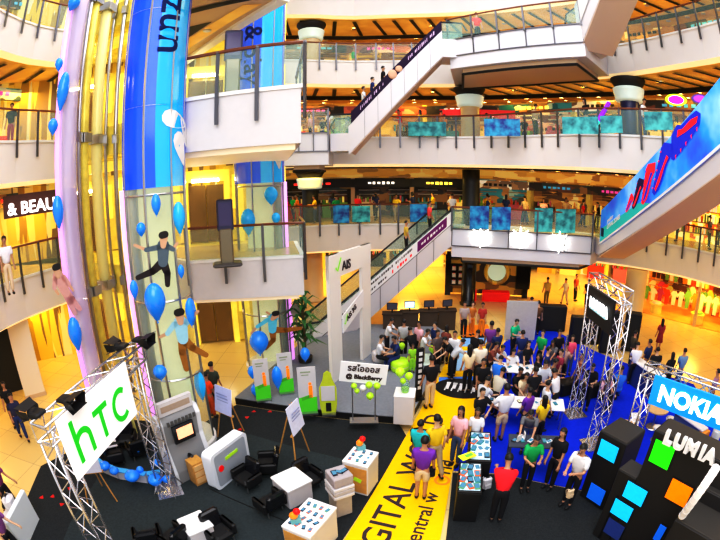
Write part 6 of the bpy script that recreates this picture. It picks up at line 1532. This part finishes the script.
def person(p, face, pose, shirt, pants, label, fem=False, hair='hair', bottom='trousers', group=None, sc=1.0, skin=None, shirtname='shirt'):
    M_ = person_meshes(pose, fem); t = bpy.data.objects.new('person', M_['body']); COL.objects.link(t); t.location = p; t.rotation_euler = (0, 0, face); t.scale = (sc,) * 3
    tag(t, label, 'person', group); t.material_slots[0].link = 'OBJECT'; t.material_slots[0].material = skin or random.choice(SK)
    def ch(name, me, m_):
        o = bpy.data.objects.new(name, me); COL.objects.link(o); o.parent = t; o.material_slots[0].link = 'OBJECT'; o.material_slots[0].material = m_; return o
    ch(shirtname, M_['shirt'], shirt); ch(bottom, M_[bottom], pants); ch('hair', M_[hair], M_hair)
    for sh in M_['shoes']: ch('shoe', sh, M_blk)
    return t
PP = []
def ph(px, py, face_deg, pose, shirt, pants, label, z=0.02, H=None, **k):
    """stand a person so that the head is seen at (px, py)"""
    fem = k.get('fem', False); M_ = person_meshes(pose, fem); hz = M_['head'].z * k.get('sc', 1.0)
    rz = math.radians(face_deg); off = Matrix.Rotation(rz, 3, 'Z') @ Vector((M_['head'].x, M_['head'].y, 0)) * k.get('sc', 1.0)
    g = G(px, py, z + hz)
    PP.append(Vector((g.x, g.y, 1.6)))
    return person((g.x - off.x, g.y - off.y, z), rz, pose, shirt, pants, label, **k)
WH, LW, BK, GY, NV = cm(.80, .80, .84), cm(.62, .66, .74), cm(.02, .02, .025), cm(.20, .20, .22), cm(.03, .05, .18)
PK, PU, YE, GR, RD, TL_, BG, KH, BL_, OR_, JN, MR, LG, CR = cm(.85, .50, .58), cm(.20, .05, .42), cm(.85, .60, .03), cm(.02, .42, .14), cm(.90, .03, .05), cm(.03, .5, .55), cm(.70, .55, .38), cm(.45, .36, .24), cm(.04, .22, .75), cm(.75, .25, .03), cm(.07, .11, .24), cm(.35, .05, .10), cm(.35, .75, .05), cm(.85, .72, .50)
S = SZ
# facing: 0 = towards camera, 180 = away, 90 = to camera right, -90 = to camera left
# foreground
ph(509, 459, 160, 'reach', RD, BK, 'man in bright red shirt seen from behind at the near demo counter', sc=1.09)
ph(537, 440, -10, 'phone', GR, BK, 'man in green T-shirt behind the dark phone table holding a handset')
ph(563, 433, -60, 'stand', BK, BK, 'long-haired woman all in black beside the man in white shirt', fem=True, hair='longhair', sc=1.11)
ph(583, 449, -60, 'phone', WH, BK, 'man in white shirt and black trousers beside the black cube tower', sc=1.10)
ph(425, 441, 165, 'stand', PU, BG, 'man in purple T-shirt and beige shorts walking on the yellow carpet', bottom='shorts', sc=1.10)
ph(437, 419, 200, 'walk', YE, KH, 'man in yellow shirt just ahead of the one in purple', sc=1.08)
ph(421, 424, 150, 'stand', TL_, BK, 'man in teal top with black backpack on the yellow carpet')
ph(461, 411, -40, 'stand', PK, JN, 'long-haired woman in pink blouse and jeans on the yellow carpet', fem=True, hair='longhair', sc=1.12)
ph(478, 412, -20, 'stand', WH, BK, 'dark-haired woman in white top behind the farther demo counter', fem=True, hair='longhair')
ph(432, 359, 195, 'stand', BK, BG, 'man in black shirt and beige trousers at the start of the stage edge', sc=1.11)
ph(507, 388, 185, 'hip', WH, BG, 'man in white shirt and beige shorts, back turned, at the middle table', bottom='shorts', sc=1.11)
ph(488, 380, 120, 'reach', LW, BK, 'person in pale tee leaning at the end of the middle table')
ph(530, 391, 200, 'stand', PU, BK, 'person in purple shirt at the near side of the middle table', fem=True)
ph(545, 399, 190, 'stand', YE, BK, 'long-haired woman in yellow shirt at the end of the middle table', fem=True, hair='longhair')
ph(531, 414, -30, 'lean', GY, JN, 'person in dark grey shirt bending over behind the dark phone table')
ph(503, 371, 120, 'reach', cm(.6, .58, .5), BK, 'person in checked grey shirt between the two white tables')
ph(521, 371, 20, 'sit', BK, BK, 'person in black seated at the middle table, nearer the walkway', z=.0)
ph(527, 376, 0, 'sit', CR, BG, 'person in cream shirt seated at the middle table', z=.0)
ph(536, 370, 180, 'stand', BK, BK, 'man in black shirt standing behind the seated person in cream')
ph(554, 372, 220, 'reach', WH, BK, 'person in white shirt at the screen end of the middle table')
ph(514, 352, 0, 'sit', WH, JN, 'person in white shirt seated behind the far table', z=.05)
ph(503, 348, 30, 'sit', LW, BK, 'person in grey-blue shirt seated at the far table end', z=.05)
ph(501, 359, 140, 'reach', BL_, BK, 'dark-haired person in bright blue shirt at the far table')
ph(529, 344, 10, 'stand', BK, BK, 'long-haired woman in black behind the far white table', fem=True, hair='longhair')
ph(543, 333, -60, 'stand', GR, BK, 'person in green shirt walking past the black booth wall')
ph(517, 322, 30, 'phone', cm(.02, .55, .30), BK, 'person in emerald shirt in front of the grey partition')
ph(549, 350, 60, 'stand', NV, JN, 'person in navy shirt facing the screen truss')
ph(561, 352, -80, 'stand', MR, BK, 'person in maroon shirt at the edge of the blue carpet', fem=True)
ph(560, 333, 0, 'stand', BK, BK, 'person in black beside the black booth wall')
ph(573, 338, -20, 'stand', cm(.9, .15, .25), JN, 'woman in coral pink top near the second booth wall', fem=True, hair='longhair')
ph(567, 345, 120, 'phone', cm(.6, .4, .35), BK, 'person in brownish top beside the woman in coral')
ph(492, 324, 160, 'stand', cm(.25, .08, .35), JN, 'man in plum shirt on the far part of the walkway', sc=1.09)
ph(498, 331, 200, 'stand', NV, JN, 'man in navy polo close to the man in plum')
ph(481, 343, 175, 'stand', cm(.85, .8, .68), BK, 'man in off-white shirt with back turned on the walkway', sc=1.08)
ph(470, 348, 180, 'stand', CR, BK, 'woman in beige top and black trousers seen from behind on the walkway', fem=True, hair='longhair', sc=1.11)
ph(463, 342, 90, 'lean', LW, BK, 'person in pale blue shirt bending near the blue floor print')
ph(455, 334, -30, 'stand', WH, BK, 'person in white top beside the pale blue-shirted one')
ph(445, 340, -80, 'lean', BK, BK, 'person in black jacket stooping on the grey stage')
ph(438, 333, 30, 'stand', cm(.15, .12, .12), BK, 'person in charcoal shirt behind the stooping one')
ph(428, 332, 60, 'reach', WH, KH, 'man in white shirt reaching over at the rear of the stage')
ph(419, 324, -60, 'stand', PK, BK, 'person in pink shirt at the rear of the stage')
ph(392, 321, 70, 'reach', WH, BK, 'person in white shirt leaning to a computer desk')
ph(382, 338, 80, 'sit', WH, BK, 'man in white shirt seated on the white drum stool', z=S)
ph(394, 339, -70, 'sit', NV, NV, 'person in dark blue seated facing the man in white', z=S)
ph(413, 346, 0, 'stand', LG, LG, 'child dressed in lime green on the grey stage', z=S, sc=.66)
ph(404, 322, 180, 'stand', cm(.5, .5, .52), BK, 'person in grey shirt working at the far desks')
ph(465, 304, 0, 'stand', cm(.45, .38, .38), BK, 'person in dusky shirt beside the gloss black column')
ph(473, 304, 20, 'stand', cm(.55, .22, .05), OR_, 'person in rust-coloured clothes by the red kiosk', fem=True)
ph(483, 305, -20, 'stand', cm(.45, .06, .05), OR_, 'person in dark red top by the red kiosk', fem=True)
ph(548, 279, 170, 'stand', cm(.6, .45, .1), cm(.2, .15, .05), 'man in mustard shirt walking in the far concourse')
ph(566, 280, 190, 'walk', cm(.8, .75, .65), BG, 'woman in pale clothes walking in the far concourse', fem=True)
ph(532, 299, 150, 'stand', BK, BK, 'person in black at the concourse edge, nearer the kiosk'); ph(539, 303, 150, 'stand', cm(.2, .1, .05), BK, 'person in dark brown at the concourse edge, nearer the booth wall')
ph(589, 281, 150, 'stand', BK, BK, 'dark-clothed person in the far concourse nearest the screen truss'); ph(577, 276, 30, 'stand', cm(.6, .1, .05), BK, 'person in red-brown in the far concourse')
# right side
ph(663, 321, 160, 'stand', cm(.30, .03, .05), cm(.25, .03, .05), 'woman in dark red dress in front of the clothing store', fem=True, hair='longhair', bottom='skirt')
ph(638, 345, 150, 'phone', WH, BK, 'person in white at the rear counter of the blue carpet')
ph(650, 342, -160, 'stand', NV, BK, 'person in dark navy behind the rear counter'); ph(658, 350, 150, 'stand', BK, BK, 'person in black at the rear counter, nearest the sign truss')
ph(673, 355, 170, 'stand', BK, BK, 'woman in black with long hair beyond the sign truss', fem=True, hair='longhair'); ph(685, 351, 170, 'stand', cm(.20, .34, .55), JN, 'man in steel-blue shirt beyond the blue sign')
ph(636, 333, 90, 'stand', cm(.1, .08, .05), BK, 'dark-haired person near the beige column', fem=True); ph(718, 372, -150, 'stand', cm(.35, .2, .35), BK, 'person in mauve at the edge beyond the blue sign')
ph(622, 369, 150, 'sit', BL_, BL_, 'person in bright blue clothes crouching by the rear counter', z=.0)
ph(612, 366, 60, 'stand', cm(.06, .05, .08), BK, 'person in black beside the crouching one in blue'); ph(609, 377, 0, 'sit', PK, BK, 'person in pink seated behind the tall truss leg', z=0)
# left side
ph(10, 397, 60, 'walk', cm(.04, .04, .10), NV, 'man in dark clothes walking on the pale tiles at the west side')
ph(-9, 462, 110, 'walk', cm(.25, .06, .22), BK, 'partly seen person in plum walking beside the stand corner'); ph(-9, 508, 120, 'walk', cm(.3, .12, .35), BK, 'partly seen person in violet near the frosted stand')
ph(211, 365, 160, 'stand', cm(.07, .10, .08), BK, 'man in dark green shirt by the golden doorway'); ph(206, 375, 150, 'stand', cm(.85, .10, .03), cm(.6, .1, .03), 'woman in red-orange clothes by the golden doorway', fem=True)
ph(3, 385, 40, 'stand', BK, BK, 'person in black before the west column')
# upper floors
q = ka + ku * (kL * .16) + kn * -1.0; person((q.x, q.y, F4 + .01), 0, 'stand', RD, BK, 'person in red top at the head of the upper advert escalator')
person(tuple(Vector(eB0) + (eB1 - eB0) * .90 + Vector((0, 0, .15))), PI / 2, 'stand', cm(.9, .12, .12), BK, 'person in red shirt riding near the top of the text-strip escalator')
ph(4, 240, 60, 'stand', WH, BG, 'person in white leaning at the west gallery rail on the second floor', z=F2)
ph(12, 106, 30, 'stand', BK, MR, 'person in black on the third floor west gallery', z=F3)
t_ = person((tC.location + Vector((0, 0, 0)) + (eC1 - eC0) * .30 + Vector((.1, 0, .15))), 0, 'stand', cm(.02, .35, .22), BK, 'person in green riding the poster escalator')
t_ = person((Vector(eC0) + (eC1 - eC0) * .16 + Vector((.1, 0, .15))), 0, 'stand', NV, BK, 'person in navy riding low on the poster escalator')
for f, c_, l_ in ((.22, NV, 'navy'), (.34, BK, 'black'), (.12, WH, 'white')):
    person(tuple(Vector(eA0) + (eA1 - eA0) * f + Vector((0, 0, .15))), PI / 2, 'stand', c_, BK, 'person in %s riding the upper advert escalator' % l_)
person(tuple(Vector(eB0) + (eB1 - eB0) * .70 + Vector((0, 0, .15))), PI / 2, 'stand', cm(.7, .5, .1), BK, 'person in mustard riding the text-strip escalator')
# browsers on the galleries behind the glass
cols = [(WH, 'white'), (BK, 'black'), (RD, 'red'), (OR_, 'orange'), (NV, 'navy'), (BG, 'beige'), (GR, 'green'), (PK, 'pink'), (YE, 'yellow'), (GY, 'grey')]
used = 0
for lv, F, n0, n1, cnt, sides in ((2, F2, 1, 12, 17, 'lobby side'), (2, F2, 10, 26, 22, 'landing side'), (3, F3, 2, 14, 14, 'lobby side'), (3, F3, 12, 24, 9, 'poster side'), (4, F4, 2, 16, 9, 'far side')):
    pts_, ns_ = RP[lv, 'back']
    for k in range(cnt):
        i = int(n0 + (n1 - n0) * (k + random.random() * .6) / cnt); i = min(i, len(pts_) - 2); dd = random.uniform(.6, 4.6); q = pts_[i] + ns_[i] * dd
        if lv in (2, 4) and 7.5 < 0: continue
        c_, cn = random.choice(cols); pn_ = random.choice([BK, JN, KH])
        person((q.x, q.y, F + .01), random.uniform(0, 6.28), random.choice(['stand', 'walk', 'phone', 'hip']), c_, pn_, 'shopper in %s on the %s behind the glass, %s' % (cn, rail_words[lv], sides), fem=k % 2 == 0, hair='longhair' if k % 3 == 0 else 'hair', group='shoppers in %s on the %s, %s' % (cn, rail_words[lv], sides))
# backpack of the man in teal, shoulder bags, white shopping bag
def bag(px, py, z, m_, label, s=1.0, name='backpack'):
    p = G(px, py, z); t = empty(name, (p.x, p.y, z - .2), .2, label, 'bag'); t.scale = (s,) * 3
    MB().bbox((0, 0, .22), (.30, .17, .44), .06).build('bag_body', m_, t); MB().bbox((0, -.10, .15), (.22, .06, .2), .02).build('pocket', m_, t); MB().tube([(-.1, .08, .42), (-.12, .16, .3), (-.1, .08, .1)], .015, 5).build('strap', m_, t)
bag(417, 436, 1.2, BK, 'black backpack worn by the man in teal'); bag(431, 470, .85, BK, 'dark shoulder bag hanging beside the man in purple', .7, 'shoulder_bag'); bag(450, 432, .95, cm(.25, .12, .08), 'brown shoulder bag of the woman in pink', .65, 'shoulder_bag'); bag(487, 482, .55, WH, 'white plastic shopping bag held by the man in red', .8, 'shopping_bag'); bag(571, 491, .9, BG, 'beige shoulder bag held by the man in white shirt', .6, 'shoulder_bag'); bag(545, 404, 1.15, cm(.8, .55, .02), 'yellow backpack on the woman in yellow', .8)

ex = [(484, 362), (493, 368), (512, 361), (520, 358), (539, 357), (546, 364), (497, 345), (508, 338), (523, 333), (536, 341), (553, 343), (483, 392), (549, 384), (447, 328), (410, 330), (435, 325), (400, 326), (556, 362), (478, 333), (572, 352), (582, 357), (593, 367)]
exc = [(BK, 'black', 'black trousers', BK), (NV, 'navy', 'jeans', JN), (WH, 'white', 'black trousers', BK), (GY, 'dark grey', 'jeans', JN), (BK, 'black', 'jeans', JN), (LW, 'pale blue', 'dark trousers', BK), (cm(.25, .08, .06), 'brown', 'black trousers', BK)]
for k, (px, py) in enumerate(ex):
    c_, cn, pn_, pc_ = exc[k % 7]
    g_ = G(px, py, 1.6)
    if min((g_ - q_).length for q_ in PP) < .42: continue
    ph(px, py, (k * 67) % 360, ['stand', 'phone', 'reach', 'hip'][k % 4], c_, pc_, 'visitor in %s shirt and %s within the dense crowd around the tables' % (cn, pn_), fem=k % 3 == 1, hair='longhair' if k % 3 == 1 else 'hair', group='crowd visitors in %s shirts and %s' % (cn, pn_))

# ------------------------------------------------------------------ light
w = bpy.data.worlds.new('world'); SC.world = w; w.use_nodes = True
bg = w.node_tree.nodes['Background']; bg.inputs['Color'].default_value = (.93, .95, 1, 1); bg.inputs['Strength'].default_value = .68
def area(p, size, power, col, rot=(0, 0, 0), sy=None):
    l = bpy.data.lights.new('area_light', 'AREA'); l.energy = power; l.color = col; l.size = size
    if sy: l.shape = 'RECTANGLE'; l.size_y = sy
    o = bpy.data.objects.new('area_light', l); COL.objects.link(o); o.location = p; o.rotation_euler = rot; return o
WARM = (1, .66, .13)
for lv, F in ((2, F2), (3, F3), (4, F4), (5, F5)):
    pts, ns = RP[lv, 'back']
    for i in range(2, len(pts), 5):
        p = pts[i] + ns[i] * (3.0 if lv > 2 else 4.0); area((p.x, p.y, F - FD - .42), 1.6, 75 if lv > 2 else 140, WARM)
        if lv == 2: p = pts[i] + ns[i] * 8.2; area((p.x, p.y, F - FD - .42), 1.6, 150, WARM)
for lv, F in ((2, F2), (3, F3), (4, F4)):
    pts, ns = RP[lv, 'left']
    for i in range(2, len(pts), 4):
        p = pts[i] + ns[i] * 3.0; area((p.x, p.y, F - FD - .42), 1.4, 60, WARM)
for z in (F2 - 1.1, F3 - 1.1, F4 - 1.1):
    area((-6.5, 15.4, z), 1.2, 60, (1, .8, .35)); area((-9.6, 15.4, z), 1.0, 50, (1, .8, .35))
# unseen broad lamps over the atrium and behind the camera
area((0, 10, 21.5), 16, 2200, (1, .97, .97))
area((0, -4, 15), 12, 1300, (1, .96, .95), rot=(math.radians(45), 0, 0))
SC.view_settings.view_transform = 'Standard'
SC.view_settings.look = 'None'
SC.view_settings.exposure = 0.38
SC.view_settings.use_curve_mapping = True
CMP = SC.view_settings.curve_mapping; cu_ = CMP.curves[3]
for x_, y_ in ((.10, .055), (.30, .29), (.55, .63), (.8, .90)): cu_.points.new(x_, y_)
CMP.update()
SC.cycles.use_denoising = True
SC.cycles.max_bounces = 6
SC.cycles.transparent_max_bounces = 16
SC.cycles.caustics_reflective = False; SC.cycles.caustics_refractive = False
SC.cycles.sample_clamp_indirect = 4
